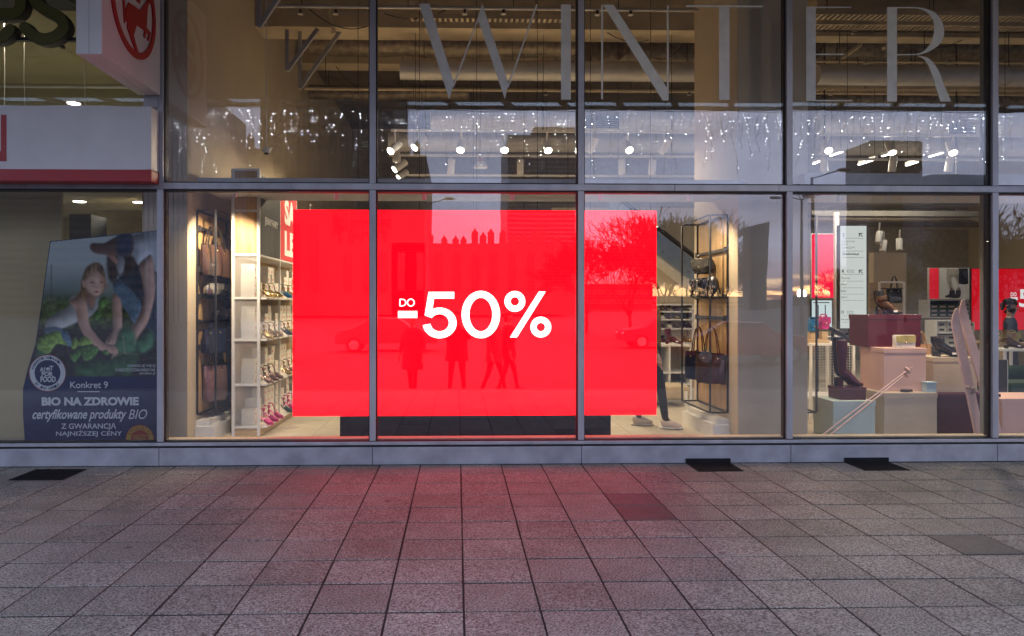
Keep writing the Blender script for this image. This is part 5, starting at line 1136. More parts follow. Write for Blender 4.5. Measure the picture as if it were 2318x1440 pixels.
pipe('crinkled foil duct low behind the letter W', 700, 1060, 212, 6.2, .13, M_foil, sag=.03); pipe('crinkled foil duct behind the letter N', 1330, 1560, 120, 5.2, .34, M_foil, sag=.06); pipe('crinkled foil duct behind the foot of the letter R', 1850, 2700, 217, 6.4, .14, M_foil, sag=.03)
pipe('dark thick duct high behind the letter R', 1850, 2700, 95, 5.4, .24, M_foil, sag=.02)
for lb, px0, px1, py, Y, r in (('white round duct above the track lights behind the letter W', 975, 1580, 273, 6.6, .19, ), ('white round duct lower behind the track lights', 880, 1580, 322, 7.4, .19), ('white round duct above the slanted lamps', 1850, 2800, 273, 6.6, .2), ('white round duct behind the slanted lamps', 1850, 2800, 325, 7.4, .19)): pipe(lb, px0, px1, py, Y, r, M_wduct, bands=2.2)
def tray(label, px0, px1, py, Y, w=.2):
    a, c = P(px0, py, Y), P(px1, py, Y); z = PZ(py, Y); t = thing('cable_tray', label, 'cable tray', ((a.x + c.x) / 2, Y, z)); M_t = M_ceilc
    for dy in (0, w): b = MB(); b.box(a.x, c.x, Y + dy - .004, Y + dy + .004, z, z + .06); b.build('side_rail', M_t, t)
    b = MB(); x = a.x
    while x < c.x: b.box(x, x + .035, Y + .005, Y + w - .005, z + .002, z + .006); x += .075
    b.build('rung', M_t, t, kind='stuff')
    x = a.x + .2
    while x < c.x: b = MB(); b.cyl((x, Y + w / 2, z), (x, Y + w / 2, 6.31), .005, 5); b.build('hanger', M_black, t); x += 1.5
tray('perforated cable tray along the top behind the letter R', 1848, 2800, 24, 2.6); tray('perforated cable tray below the first behind the letter R', 1848, 2800, 47, 3.0); tray('perforated cable tray low behind the letter R', 1848, 2800, 194, 5.0); tray('perforated cable tray behind the letter N', 1440, 1590, 55, 3.7); tray('grey cable tray behind the letter W', 930, 1290, 42, 2.6, .12)
for i, (a, c, Y) in enumerate((((1930, 75), (2010, 10), 4.0), ((2000, 110), (2120, 40), 4.4), ((2030, 145), (2100, 105), 4.8), ((2180, 60), (2260, 10), 4.0), ((1950, 100), (1880, 150), 4.8), ((1480, 60), (1510, 10), 3.3), ((1400, 140), (1430, 105), 4.6))):
    t = thing('strut', 'slanted perforated steel strut under the shop ceiling', 'strut', P(*a, Y), 'slanted struts under the shop ceiling'); b = MB(); p, q = P(*a, Y), P(*c, Y + 1.0); b.bar(p, q, .05, .05); b.build('channel', M_ceilc, t)
for i, (p0, p1, p2) in enumerate((((586, -30), (586, 62), (640, -20)), ((650, 68), (650, 160), (719, 66)), ((679, 68), (679, 200), (772, 68)))):
    Y = (.9, 2.3, 3.2)[i]; t = thing('wall_bracket', 'triangular steel bracket on the cream wall, %s of three' % ('nearest', 'middle', 'farthest')[i], 'bracket', P(*p1, Y)); b = MB(); b.bar(P(*p0, Y), P(*p1, Y), .045); b.build('upright', M_frame, t); b = MB(); b.bar(P(*p1, Y), P(*p2, Y), .05); b.build('brace', M_frame, t)
for i, (px, py0, Y) in enumerate(((745, 0, 3.2), (945, 0, 2.9))):
    t = thing('punched_strip', 'slotted metal hanger strip, the one %s' % ('left of the letter W', 'at the letter W')[i], 'hanger', P(px, 75, Y)); a, c = P(px - 12, -40, Y - .35), P(px + 12, 78, Y - .35)
    d = (c - a); s_ = Vector((.022, 0, 0)); b = MB(); b.bar(a - s_, c - s_, .008); b.bar(a + s_, c + s_, .008); k = 26
    for q in range(k): b.bar(a + d * (q / k) - s_, a + d * (q / k) + s_, .02, .006)
    b.build('strip', M_ceilc, t)
def grille(label, px0, px1, py0, py1, Y):
    t = thing('air_grille', label, 'vent', P((px0 + px1) / 2, py1, Y)); x0, x1, z0, z1 = PX(px0, Y), PX(px1, Y), PZ(py1, Y), PZ(py0, Y)
    b = MB(); b.box(x0, x1, Y + .03, Y + .05, z0, z1); b.build('backing', M_black, t)
    k = max(3, int((z1 - z0) / .035))
    for i in range(k): z = z0 + (z1 - z0) * (i + .5) / k; b = MB(); b.box(x0, x1, Y, Y + .028, z - .006, z + .004); b.build('slat', mat('grille_blue', (.3, .34, .4), .5), t)
grille('air grille on the white duct left of the pier, left half', 1326, 1343, 257, 287, 6.3); grille('air grille on the white duct left of the pier, right half', 1349, 1402, 257, 287, 6.3); grille('air grille on the white duct above the slanted lamps', 2152, 2212, 278, 298, 6.3); grille('small air grille behind the fairy lights on the first pane', 820, 838, 320, 334, 5.0)
# suspended white rails and light tracks
def track(label, px0, px1, py, Y):
    z = PZ(py, Y); t = thing('light_track', label, 'light track', (PX((px0 + px1) / 2, Y), Y, z)); b = MB(); b.box(PX(px0, Y), PX(px1, Y), Y - .018, Y + .018, z - .016, z + .016); b.build('rail', M_white, t)
    for f in (.08, .5, .92): x = PX(px0 + (px1 - px0) * f, Y); b = MB(); b.cyl((x, Y, z + .0165), (x, Y, 6.31), .004, 5); b.build('suspension', M_black, t)
track('white light track with the row of lit spotlights', 885, 1575, 296, 3.2); track('white light track second from the top of the first shop zone', 880, 1575, 352, 4.4); track('lowest white light track above the red screen', 900, 1575, 397, 5.4); track('upper white light track behind the slanted lamps', 1850, 2700, 300, 3.4); track('lower white light track behind the slanted lamps', 1850, 2700, 356, 4.4)
M_spotg = emat('spot_lens', (1, .93, .78), 30); M_spoff = mat('lens_dark', (.3, .3, .28), .2)
SPOT_N = [0]
def spot(label, px, py, Y, aim, on, energy, r=.058, L=.24, topy=None):
    """cylinder head with its lens at the pixel, pointing along aim"""
    c = P(px, py, Y); d = Vector(aim).normalized(); tail = c - d * L
    t = thing('track_spotlight', label, 'spotlight', tail)
    b = MB(); b.sweep([tail, tail + d * .01, c], [r * .9, r, r], 20); b.build('head', M_white, t, smooth=True)
    b = MB(); b.cyl(c + d * .001, c + d * .006, r * .88, 20); b.build('lens', M_spotg if on else M_spoff, t)
    zt = PZ(topy, Y) if topy else tail.z + .15
    b = MB(); b.cyl((tail + c) / 2 + Vector((0, 0, r * .5)), ((tail.x + c.x) / 2, Y, max(zt, (tail.z + c.z) / 2 + r * .6)), .012, 8); b.build('stem', M_white, t)
    if on and energy:
        l = bpy.data.lights.new('spot_light', 'SPOT'); l.energy = energy; l.spot_size = R(85); l.spot_blend = .8; l.shadow_soft_size = .05; l.color = (1, .80, .54)
        o = bpy.data.objects.new('spot_light', l); COL.objects.link(o); o.parent = t; o.location = c + d * .02 - tail; o.rotation_euler = (-d).to_track_quat('Z', 'Y').to_euler()
SP = [(884, 342, 3.2, (-1.77, -2.1, -2.2), 1, 'lit white spotlight at the left end of the upper track'), (938, 334, 3.2, (-1.7, -1.2, -1.9), 1, 'lit white spotlight tilted left, second on the upper track'), (1042, 340, 3.2, (-.12, -.6, -.8), 1, 'lit white spotlight above the gap between D and 5 of the screen'), (1142, 340, 3.2, (0, -.6, -.8), 1, 'lit white spotlight above the zero of the screen'), (1241, 341, 3.2, (.12, -.6, -.8), 1, 'lit white spotlight above the percent sign'), (1425, 340, 3.2, (.5, -2.1, -2.2), 1, 'lit white spotlight nearest the pier, on the upper track'),
      (1333, 344, 3.3, (-.3, .5, -.75), 0, 'unlit white spotlight right of the third mullion'), (1495, 346, 3.3, (-.35, .5, -.7), 0, 'unlit white spotlight close to the cream pier'),
      (897, 366, 4.2, (.0, -.2, -1), 0, 'white spotlight hanging straight at the left end of the second track'), (893, 384, 4.4, (-.6, -.3, -.5), 1, 'lit white spotlight low at the left end of the second track'), (902, 402, 5.2, (-.6, -.3, -.5), 1, 'lit white spotlight at the left end of the lowest track'),
      (1020, 394, 4.4, (-.1, .3, -1), 0, 'unlit spotlight on the second track, left of the pendant lamp'), (1178, 394, 4.4, (0, .3, -1), 0, 'unlit spotlight on the second track, right of the pendant lamp'), (1408, 394, 4.4, (.1, .3, -1), 0, 'unlit spotlight on the second track, left of the pier'), (1475, 396, 4.4, (.0, .3, -1), 0, 'unlit spotlight on the second track, beside the pier'),
      (1876, 341, 3.4, (-.1, -.7, -.7), 1, 'bright round spotlight facing out beside the letter E'), (2020, 346, 3.4, (-.2, -2.0, -3), 1, 'lit spotlight under the letter R'), (2158, 346, 3.4, (-.5, -2.2, -3), 1, 'lit spotlight near the second-last mullion'), (1866, 388, 4.4, (.2, .3, -.9), 0, 'unlit spotlight low beside the pier in the last wide bay'), (2018, 388, 4.4, (.0, .3, -1), 0, 'unlit spotlight on the lower track under the letter R'), (2146, 388, 4.4, (.0, .3, -1), 0, 'unlit spotlight on the lower track near the last mullion'),
      (1988, 549, 5.0, (-.25, -.2, -.9), 0, 'white spotlight pointing down, nearest the directory sign'), (1998, 569, 5.0, (-.25, -.2, -.9), 0, 'white spotlight with dark top right of the directory sign'), (2036, 566, 5.0, (-.1, -.2, -1), 0, 'white spotlight with dark top above the black handbag')]
for px, py, Y, aim, on, lb in SP: spot(lb, px, py, Y, aim, on, 60 if 1000 < px < 1300 else 140, topy={3.2: 296, 3.3: 296, 3.4: 300, 4.2: 352, 4.4: 352 if px < 1700 else 356, 5.2: 397}.get(Y), r=.058 if Y < 5 else .05, L=.24 if Y < 5 else .2)
t = thing('pendant_lamp', 'small pink pendant lamp between the second row of spotlights', 'lamp', P(1088, 384, 4.6)); c = P(1088, 366, 4.6); b = MB(); b.cyl(c, c + Vector((0, 0, .07)), .062, 20); b.build('shade', mat('mauve', (.4, .2, .25), .6), t); b = MB(); b.sweep([c - Vector((0, 0, .1)), c - Vector((0, 0, .07)), c - Vector((0, 0, .001))], [.115, .11, .065], 24); b.build('dish', M_white, t, smooth=True); b = MB(); b.cyl(c + Vector((0, 0, .071)), (c.x, c.y, 6.31), .004, 5); b.build('cord', M_black, t)
M_lin = emat('linear_led', (1, .95, .84), 9)
for i, (a, c) in enumerate((((1842, 371), (1868, 359)), ((1880, 353), (1906, 344)), ((1944, 373), (1984, 360)), ((1997, 354), (2027, 345)), ((2052, 375), (2076, 367)), ((2104, 355), (2134, 346)), ((1972, 314), (1984, 309)), ((2094, 315), (2102, 311)))):
    Y = 5.5 if i < 6 else 8.0; p, q = P(*a, Y), P(*c, Y); z = p.z; q = P(c[0], c[1], CAM.y + (Y - CAM.y) * (PPY - a[1]) / (PPY - c[1]))
    t = thing('linear_lamp', 'slanted white linear lamp in the last wide bay, %s' % ('lower left by the pier', 'upper left beside it', 'long one under the letter R', 'upper one under the letter R', 'low short one', 'near the last mullion', 'small far one on the left', 'small far one on the right')[i], 'ceiling light', (p + q) / 2, 'slanted linear lamps'); b = MB(); b.bar(p + Vector((0, 0, .032)), q + Vector((0, 0, .032)), .05, .05); b.build('housing', M_white, t); b = MB(); b.bar(p, q, .042, .012); b.build('tube', M_lin, t); l = bpy.data.lights.new('linear_light', 'AREA'); l.shape = 'RECTANGLE'; l.size = 1.0; l.size_y = .06; l.energy = 30; l.color = (1, .88, .68); o = bpy.data.objects.new('linear_light', l); COL.objects.link(o); o.parent = t; o.location = (0, 0, -.03); o.rotation_euler = (0, 0, math.atan2((q - p).y, (q - p).x))
    for e in (p.lerp(q, .1), p.lerp(q, .9)): b = MB(); b.cyl(e + Vector((0, 0, .058)), (e.x, e.y, 6.31), .004, 5); b.build('cord', M_black, t)
# added fill lamps, hidden behind the screen to brighten the shop
for i, x in enumerate((-.9, .65, 2.15)):
    for j, y in enumerate((2.3, 4.3)):
        c = Vector((x, y, 2.62))
        t = thing('hanging_light_panel', 'added flat white fill lamp hung out of view behind the screen', 'ceiling light', c, 'added fill lamps behind the screen')
        b = MB(); b.box(c.x - .5, c.x + .5, c.y - .04, c.y + .04, c.z, c.z + .05); b.build('housing', M_white, t); b = MB(); b.box(c.x - .49, c.x + .49, c.y - .034, c.y + .034, c.z - .004, c.z - .0005); b.build('diffuser', emat('panel_led', (1, .9, .72), 5), t)
        for e in (-.4, .4): b = MB(); b.cyl((c.x + e, c.y, c.z + .0505), (c.x + e, c.y, 6.31), .004, 5); b.build('cord', M_black, t)
        for up in (0, 1):
            l = bpy.data.lights.new('panel_light', 'AREA'); l.shape = 'RECTANGLE'; l.size = 1.0; l.size_y = .08; l.energy = 3.2 if up else 24; l.color = (1, .76, .46) if up else (1, .80, .54)
            o = bpy.data.objects.new('panel_light', l); COL.objects.link(o); o.parent = t; o.location = (0, 0, .06 if up else -.012); o.rotation_euler = (R(180) if up else 0, 0, 0)
# small fittings under the window soffit
for i, px in enumerate((540, 760, 960, 1160, 1360, 1560, 1900, 2010, 2120, 2290)):
    c = Vector((PX(px, .42), .32 if i == 0 else .42, ZT + .03)); t = thing('soffit_spot', 'small white spot fitting under the window soffit, number %d from the left' % (i + 1), 'spotlight', c, 'spot fittings under the window soffit')
    tgt = Vector((-2.8, 1.15, 1.3)) if i == 0 else (Vector((2.95, 1.1, 1.2)) if i == 5 else Vector((c.x + .1, 1.6, .2))); d = (tgt - c).normalized()
    b = MB(); b.cyl(c - Vector((0, 0, .001)), c - Vector((0, 0, .02)), .03, 14); b.build('base', M_white, t); b = MB(); b.cyl(c - Vector((0, 0, .021)), c - Vector((0, 0, .021)) + d * .07, .024, 14); b.build('head', M_white, t)
    if i in (2, 3): continue
    l = bpy.data.lights.new('soffit_light', 'SPOT'); l.energy = (190 if i == 0 else 95 if i == 5 else 40) if i < 6 else 70; l.spot_size = R(100); l.spot_blend = .7; l.shadow_soft_size = .03; l.color = (1, .81, .56)
    o = bpy.data.objects.new('soffit_light', l); COL.objects.link(o); o.parent = t; o.location = Vector((0, 0, -.021)) + d * .08; o.rotation_euler = (-d).to_track_quat('Z', 'Y').to_euler()
# dome camera
c = P(603, 341, 1.2); t = thing('dome_camera', 'white dome security camera hanging on a long rod by the cream wall', 'camera', c)
b = MB(); b.ell(c, (.05, .05, .035), 16, 8); b.build('housing', M_white, t, smooth=True); b = MB(); b.ell(c - Vector((0, 0, .022)), (.032, .032, .03), 14, 8); b.build('dome', mat('smoked_dome', (.05, .05, .06), .15), t, smooth=True); b = MB(); b.cyl(c + Vector((0, 0, .034)), (c.x, c.y, 6.31), .006, 6); b.build('rod', M_white, t)

# loose cables, sprinkler heads and small fixings under the ceiling
rc = random.Random(21)
for i, (px0, py0, px1, py1, Y, sag) in enumerate(((700, 20, 830, 60, 2.2, .12), (870, 30, 1010, 22, 2.4, .10), (1020, 60, 1290, 50, 3.6, .18), (1335, 40, 1470, 90, 3.0, .15), (1480, 130, 1570, 60, 3.9, .2), (1880, 60, 2060, 40, 3.4, .16), (2060, 100, 2210, 70, 4.0, .15), (1940, 130, 1960, 200, 3.7, .05), (760, 150, 850, 200, 5.0, .15), (1250, 110, 1300, 190, 4.9, .08))):
    a, c = P(px0, py0, Y), P(px1, py1, Y + .4); t = thing('loose_cable', 'thin drooping black cable under the shop ceiling', 'cable', (a + c) / 2, 'loose cables under the ceiling')
    b = MB(); b.sweep([a.lerp(c, k / 12) - Vector((0, 0, sag * 4 * (k / 12) * (1 - k / 12))) for k in range(13)], .007, 5); b.build('wire', M_wire, t)
for i, (px, py, Y) in enumerate(((680, 22, 1.7), (760, 22, 1.7), (1052, 22, 1.7), (1140, 22, 1.7), (1352, 24, 1.7), (1428, 24, 1.7), (1235, 208, 5.2), (1560, 208, 5.2), (1880, 208, 5.2), (2120, 208, 5.2), (1960, 137, 4.6), (2150, 137, 4.6))):
    c = P(px, py, Y); t = thing('ceiling_sprinkler', 'small sprinkler head hanging from a thin ceiling pipe', 'sprinkler', c, 'sprinkler heads on the thin pipes')
    b = MB(); b.cyl(c, c - Vector((0, 0, .05)), .018, 10); b.build('body', M_black, t); b = MB(); b.cyl(c - Vector((0, 0, .051)), c - Vector((0, 0, .058)), .035, 12); b.build('deflector', M_duct, t)
# ------------------------------------------------------------------ people
def skinned(joints, edges, root, sub=2):
    me = bpy.data.meshes.new('figure'); nm = list(joints); ix = {k: i for i, k in enumerate(nm)}
    me.from_pydata([joints[k][0] for k in nm], [(ix[a], ix[c]) for a, c in edges], [])
    o = bpy.data.objects.new('figure', me); COL.objects.link(o); o.modifiers.new('s', 'SKIN')
    for i, k in enumerate(nm):
        r = joints[k][1]; me.skin_vertices[0].data[i].radius = r if isinstance(r, tuple) else (r, r); me.skin_vertices[0].data[i].use_root = (k == root)
    m = o.modifiers.new('d', 'SUBSURF'); m.levels = sub; m.render_levels = sub
    bpy.context.view_layer.update(); out = bpy.data.meshes.new_from_object(o.evaluated_get(bpy.context.evaluated_depsgraph_get()))
    bpy.data.objects.remove(o); bpy.data.meshes.remove(me); return out
M_skin = mat('skin_tone', (.50, .32, .24), .5, var=.05)
def person(label, loc, rz, top, trousers, shoes, hair, scale=1.0, step=.10, side=.09, arm=(.06, .0), coat=0.0, curly=False, arms='down', group=None):
    """standing figure facing local -y, feet at z = 0"""
    t = thing('person', label, 'person', (0, 0, 0), group)
    J = {'pel': ((0, 0, .96), (.155, .11)), 'wst': ((0, .0, 1.10), (.135, .10)), 'cst': ((0, .005, 1.30), (.165, .115)), 'shm': ((0, .01, 1.43), (.12, .085)), 'nck': ((0, .01, 1.51), .052), 'hd0': ((0, -.005, 1.58), (.066, .075)), 'hd1': ((0, -.01, 1.66), (.076, .094)), 'hd2': ((0, -.005, 1.735), (.056, .068))}
    E = [('pel', 'wst'), ('wst', 'cst'), ('cst', 'shm'), ('shm', 'nck'), ('nck', 'hd0'), ('hd0', 'hd1'), ('hd1', 'hd2')]
    for s, n_ in ((-1, 'l'), (1, 'r')):
        y = s * step
        J['hip' + n_] = ((s * .09, 0, .88), (.098, .10)); J['kne' + n_] = ((s * (.09 + side * .3), y * .45 - .02, .48), .062); J['ank' + n_] = ((s * (.09 + side * .55), y + .02, .09), .043); J['toe' + n_] = ((s * (.10 + side * .6), y - .11, .045), (.042, .03))
        E += [('pel', 'hip' + n_), ('hip' + n_, 'kne' + n_), ('kne' + n_, 'ank' + n_), ('ank' + n_, 'toe' + n_)]
        J['sho' + n_] = ((s * .185, .01, 1.41), .062)
        if arms == 'down': el, wr, hn = (s * (.235 + arm[0] * .5), .03, 1.13), (s * (.24 + arm[0]), -.05 - arm[1], .90), (s * (.235 + arm[0]), -.08 - arm[1], .80)
        elif arms == 'camera': el, wr, hn = (s * .27, -.06, 1.18), (s * .10, -.24, 1.42), (s * .055, -.26, 1.50)
        else: el, wr, hn = (s * .26, .02, 1.14), (s * .15, -.20, 1.05), (s * .09, -.25, 1.04)
        J['elb' + n_] = (el, .046); J['wri' + n_] = (wr, .031); J['hnd' + n_] = (hn, (.036, .02))
        E += [('shm', 'sho' + n_), ('sho' + n_, 'elb' + n_), ('elb' + n_, 'wri' + n_), ('wri' + n_, 'hnd' + n_)]
        w, h_ = Vector(wr), Vector(hn); d = (h_ - w).normalized(); sd = Vector((0, 1, 0)).cross(d); sd = sd.normalized() if sd.length > .1 else Vector((1, 0, 0))
        for f in range(4):
            b0 = h_ + d * .03 + sd * (f - 1.5) * .019; J['f%d%s' % (f, n_)] = (tuple(b0), .010); J['g%d%s' % (f, n_)] = (tuple(b0 + d * (.05, .06, .055, .04)[f] + Vector((0, -.015, 0))), .008)
            E += [('hnd' + n_, 'f%d%s' % (f, n_)), ('f%d%s' % (f, n_), 'g%d%s' % (f, n_))]
        th = h_ - d * .01 - sd * .04 * s; J['th' + n_] = (tuple(th + Vector((0, -.02, 0))), .011); E.append(('hnd' + n_, 'th' + n_))
    me = skinned(J, E, 'pel'); body = bpy.data.objects.new('body', me); COL.objects.link(body); body.parent = t
    for m in (M_skin, top, trousers): me.materials.append(m)
    for p in me.polygons:
        c = p.center; p.use_smooth = True; hand = any((c - Vector(J['hnd' + n_][0])).length < .125 for n_ in 'lr') and arms != 'x'
        p.material_index = 0 if (c.z > 1.49 and abs(c.x) < .11 and not (arms == 'camera' and c.y < -.13)) or hand else (2 if c.z < 1.0 and abs(c.x) < .21 else 1)
    for s, n_ in ((-1, 'l'), (1, 'r')):
        a = Vector(J['ank' + n_][0]); b = MB()
        b.sweep(spline([(a.x, a.y + .055, .055), (a.x, a.y + .01, .07), (a.x + s * .005, a.y - .06, .06), (a.x + s * .012, a.y - .13, .045), (a.x + s * .014, a.y - .19, .035)], 4), [(.03, .035)] * 2 + [(.045, .055)] * 5 + [(.048, .048)] * 5 + [(.046, .036)] * 3 + [(.034, .026), (.012, .012)], 12); b.build('shoe', shoes, t, smooth=True)
        b = MB(); b.sweep(spline([(a.x, a.y + .075, .014), (a.x, a.y, .014), (a.x + s * .01, a.y - .12, .014), (a.x + s * .014, a.y - .205, .018)], 3), [(.02, .012)] + [(.042, .014)] * 3 + [(.05, .014)] * 5 + [(.015, .012)], 12); b.build('shoe_sole', M_white if shoes.name.startswith('sneaker') else M_black, t, smooth=True)
    b = MB()
    if curly:
        for q in range(60):
            v = Vector((rnd.gauss(0, 1), rnd.gauss(0, 1), rnd.gauss(.3, 1))).normalized(); c = Vector((0, .015, 1.69)) + Vector((v.x * .105, v.y * .115, v.z * .115))
            if c.y < -.055 and c.z < 1.72: continue
            b.ell(c, rnd.uniform(.022, .036), 7, 5)
    else:
        b.ell((0, .018, 1.705), (.088, .098, .09), 16, 10); b.ell((0, .05, 1.62), (.07, .06, .09), 12, 8)
    b.build('hair', hair, t, smooth=True)
    b = MB(); b.sweep([(0, -.098, 1.665), (0, -.118, 1.635), (0, -.1, 1.625)], [.008, .013, .008], 8); b.build('nose', M_skin, t, smooth=True)
    b = MB(); b.ell((-.03, -.092, 1.668), (.013, .008, .006), 8, 6); b.ell((.03, -.092, 1.668), (.013, .008, .006), 8, 6); b.build('eyes', M_bprint, t, smooth=True)
    b = MB(); b.ell((0, -.092, 1.598), (.024, .008, .006), 8, 6); b.build('mouth', mat('lips', (.4, .15, .14), .5), t, smooth=True)
    b = MB(); b.ell((-.082, .0, 1.65), (.012, .02, .03), 8, 6); b.ell((.082, .0, 1.65), (.012, .02, .03), 8, 6); b.build('ears', M_skin, t, smooth=True)
    if coat:
        b = MB(); rings = [superring(.30, .22, 1.47, 20, 2.4), superring(.46, .29, 1.40, 20, 2.4), superring(.44, .30, 1.15, 20, 2.4), superring(.44, .30, .98, 20, 2.4), superring(.50, .34, coat, 20, 2.4)]; loft(b, rings, False); b.build('coat', top, t, smooth=True)
    t.location = loc; t.rotation_euler = (0, 0, rz); t.scale = (scale,) * 3; return t
F = {n_: mat('cloth_' + n_, c, .85, var=.12, scale=20) for n_, c in (('black', (.015, .015, .017)), ('brown', (.16, .08, .035)), ('navy', (.02, .025, .05)), ('grey', (.06, .06, .065)), ('white', (.5, .5, .48)))}
M_snk = mat('sneaker_cream', (.68, .56, .47), .6, var=.05); H_dark = mat('hair_black', (.012, .010, .009), .5, var=.3, scale=30); H_br = mat('hair_chestnut', (.06, .035, .02), .5)
person('shopper in black trousers and cream sneakers half hidden by the red screen', (PX(1478, 1.42), 1.42, FZ), R(75), F['brown'], F['black'], M_snk, H_br, .98, step=.17, side=.02)
person('shopper with dark curly hair by the gold bags at the right edge', (PX(2288, 4.6), 4.6, FZ - .16), R(60), F['navy'], F['grey'], F['black'], H_dark, .95, curly=True, arms='hold')
# people outside, seen only in the glass
person('photographer in dark clothes standing on the pavement with raised hands', (-.02, -8.05, -.32), R(180), F['black'], F['black'], F['black'], H_dark, 1.02, side=.12, step=.02, arms='camera', coat=.74)
person('pedestrian in a long dark coat waiting on the pavement', (-.98, -8.6, -.32), R(200), F['navy'], F['black'], F['black'], H_dark, .96, step=.05, side=-.05, coat=.55)
person('pedestrian in a dark jacket walking past behind the camera', (.78, -8.5, -.32), R(115), F['grey'], F['black'], F['black'], H_br, .98, step=.24, side=.02, coat=.72)
person('pedestrian in dark clothes close behind the walking one', (1.12, -8.9, -.32), R(100), F['black'], F['navy'], F['black'], H_dark, 1.0, step=.2, side=.02, coat=.78)

# ------------------------------------------------------------------ the street behind the camera (seen in the glass)
def PR_(px, py, d):
    """place of something d metres in front of the shopfront whose mirror image is at the pixel"""
    q = P(px, py, d); return Vector((q.x, -d, q.z))
M_stone = mat('sandstone', (.14, .12, .10), .85, var=.15, scale=.3); M_dkglass = mat('dark_glazing', (.045, .045, .05), .2, var=.3, scale=.4); M_lt = mat('light_cladding', (.24, .24, .255), .6, var=.1, scale=.3)
def tower(label, px0, px1, pytop, d, dp, mw, floors=30, ribs=0, z0=-.32, name='tower_block', mb=None):
    a, c = PR_(px0, pytop, d), PR_(px1, pytop, d); x0, x1, zt = min(a.x, c.x), max(a.x, c.x), a.z
    t = thing(name, label, 'building', ((x0 + x1) / 2, -d - dp / 2, z0)); b = MB(); b.box(x0, x1, -d - dp, -d, z0, zt); b.build('wall', mw, t)
    fh = (zt - z0) / floors; b = MB()
    for i in range(floors): b.box(x0 + .3, x1 - .3, -d - .01, -d + .12, z0 + fh * (i + .35), z0 + fh * (i + .82))
    b.build('window_band', mb or M_dkglass, t, kind='stuff')
    if ribs:
        b = MB()
        for i in range(ribs + 1): x = x0 + (x1 - x0) * i / ribs; b.box(x - .25, x + .25, -d - .01, -d + .5, z0, zt - .5)
        b.build('rib', mw, t, kind='stuff')
    return t, x0, x1, zt
# stepped stone palace
t, x0, x1, zt = tower('massive stepped stone palace tower seen in the left panes', 590, 885, -60, 130, 40, M_stone, 26, 12, name='palace')
b = MB()
for px0, px1, py in ((470, 590, 338), (885, 960, 345), (745, 1300, 548), (420, 745, 470)):
    a, c = PR_(px0, py, 122), PR_(px1, py, 122); b.box(a.x, c.x, -160, -122, 0, a.z)
    x = a.x
    while x < c.x - 2: h = rnd.choice((.8, 1.4, 2.0)); b.box(x, x + 1.1, -123.5, -122.4, a.z - .01, a.z + h); b.prism([(x + .1, -123, a.z + h), (x + 1.0, -123, a.z + h), (x + .55, -123, a.z + h + .7)], (0, .5, 0)); x += rnd.uniform(1.3, 2.6)
b.build('wing', M_stone, t)
b = MB()
for px0, px1, y0, y1 in ((760, 1290, 570, 655), (430, 740, 500, 655)):
    a, c = PR_(px0, y0, 121.7), PR_(px1, y1, 121.7); x = a.x + 1
    while x < c.x: b.box(x, x + 1.2, -122.2, -121.7, c.z, a.z); x += 3.2
b.build('window', M_dkglass, t, kind='stuff')
tower('banded grey high rise reflected above the screen', 1146, 1302, 300, 190, 30, M_lt, 40); tower('slender crowned high rise behind the grey banded one', 1205, 1298, 282, 240, 30, M_stone, 40)
t, x0, x1, zt = tower('dark hotel tower with a lettered crown in the last wide bay', 1972, 2086, 322, 210, 14, mat('bronze_glazing', (.05, .042, .036), .35, var=.2, scale=.2), 46, 24, name='hotel_tower')
a = PR_(1930, 335, 210); M_sgn = emat('hotel_sign', (1, .75, .7), .5)
text_fit('lettering', 'Marriott', None, 0, M_sgn, t, .03, frame=(Vector((x1 - 1.5, -209.3, zt - 4.2)), Vector((-(x1 - x0) * .62, 0, 0)), Vector((0, 0, 2.6))))
tower('pale slab tower beside the dark hotel', 2088, 2112, 430, 200, 20, M_lt, 30)
t, x0, x1, zt = tower('flared modern tower in the sunset', 1700, 1738, 512, 320, 8, mat('blue_glazing', (.07, .075, .09), .3), 34)
b = MB(); a = PR_(1703, 508, 318); c = PR_(1747, 560, 318); b.prism([(a.x, -318, a.z), (c.x, -318, a.z + 2), (x1 - 2, -318, c.z - 30), (x0 + 3, -318, c.z - 30)], (0, -8, 0)); b.build('crown', MATS['blue_glazing'], t)
tower('grey office block reflected at the left pier', 340, 428, 180, 90, 25, M_lt, 22, 8)
tower('low media block with logos at the right', 2110, 2260, 398, 260, 30, mat('dark_block', (.06, .06, .065), .6), 14)
for i, (px0, px1, py, d) in enumerate(((1300, 1480, 640, 260), (1480, 1690, 668, 420), (1752, 1920, 676, 420), (1960, 2330, 650, 300), (2300, 2700, 560, 180), (-400, 330, 420, 110), (60, 350, 560, 100))):
    tower('low city block on the skyline, %s' % ('beside the banded high rise', 'under the sunset left of the flared tower', 'under the sunset right of the flared tower', 'behind the hotel', 'far right', 'far left', 'in front of the far left one')[i], px0, px1, py, d, 30, (M_stone, M_lt, M_stone)[i % 3], max(3, int((700 - py) / 16)))
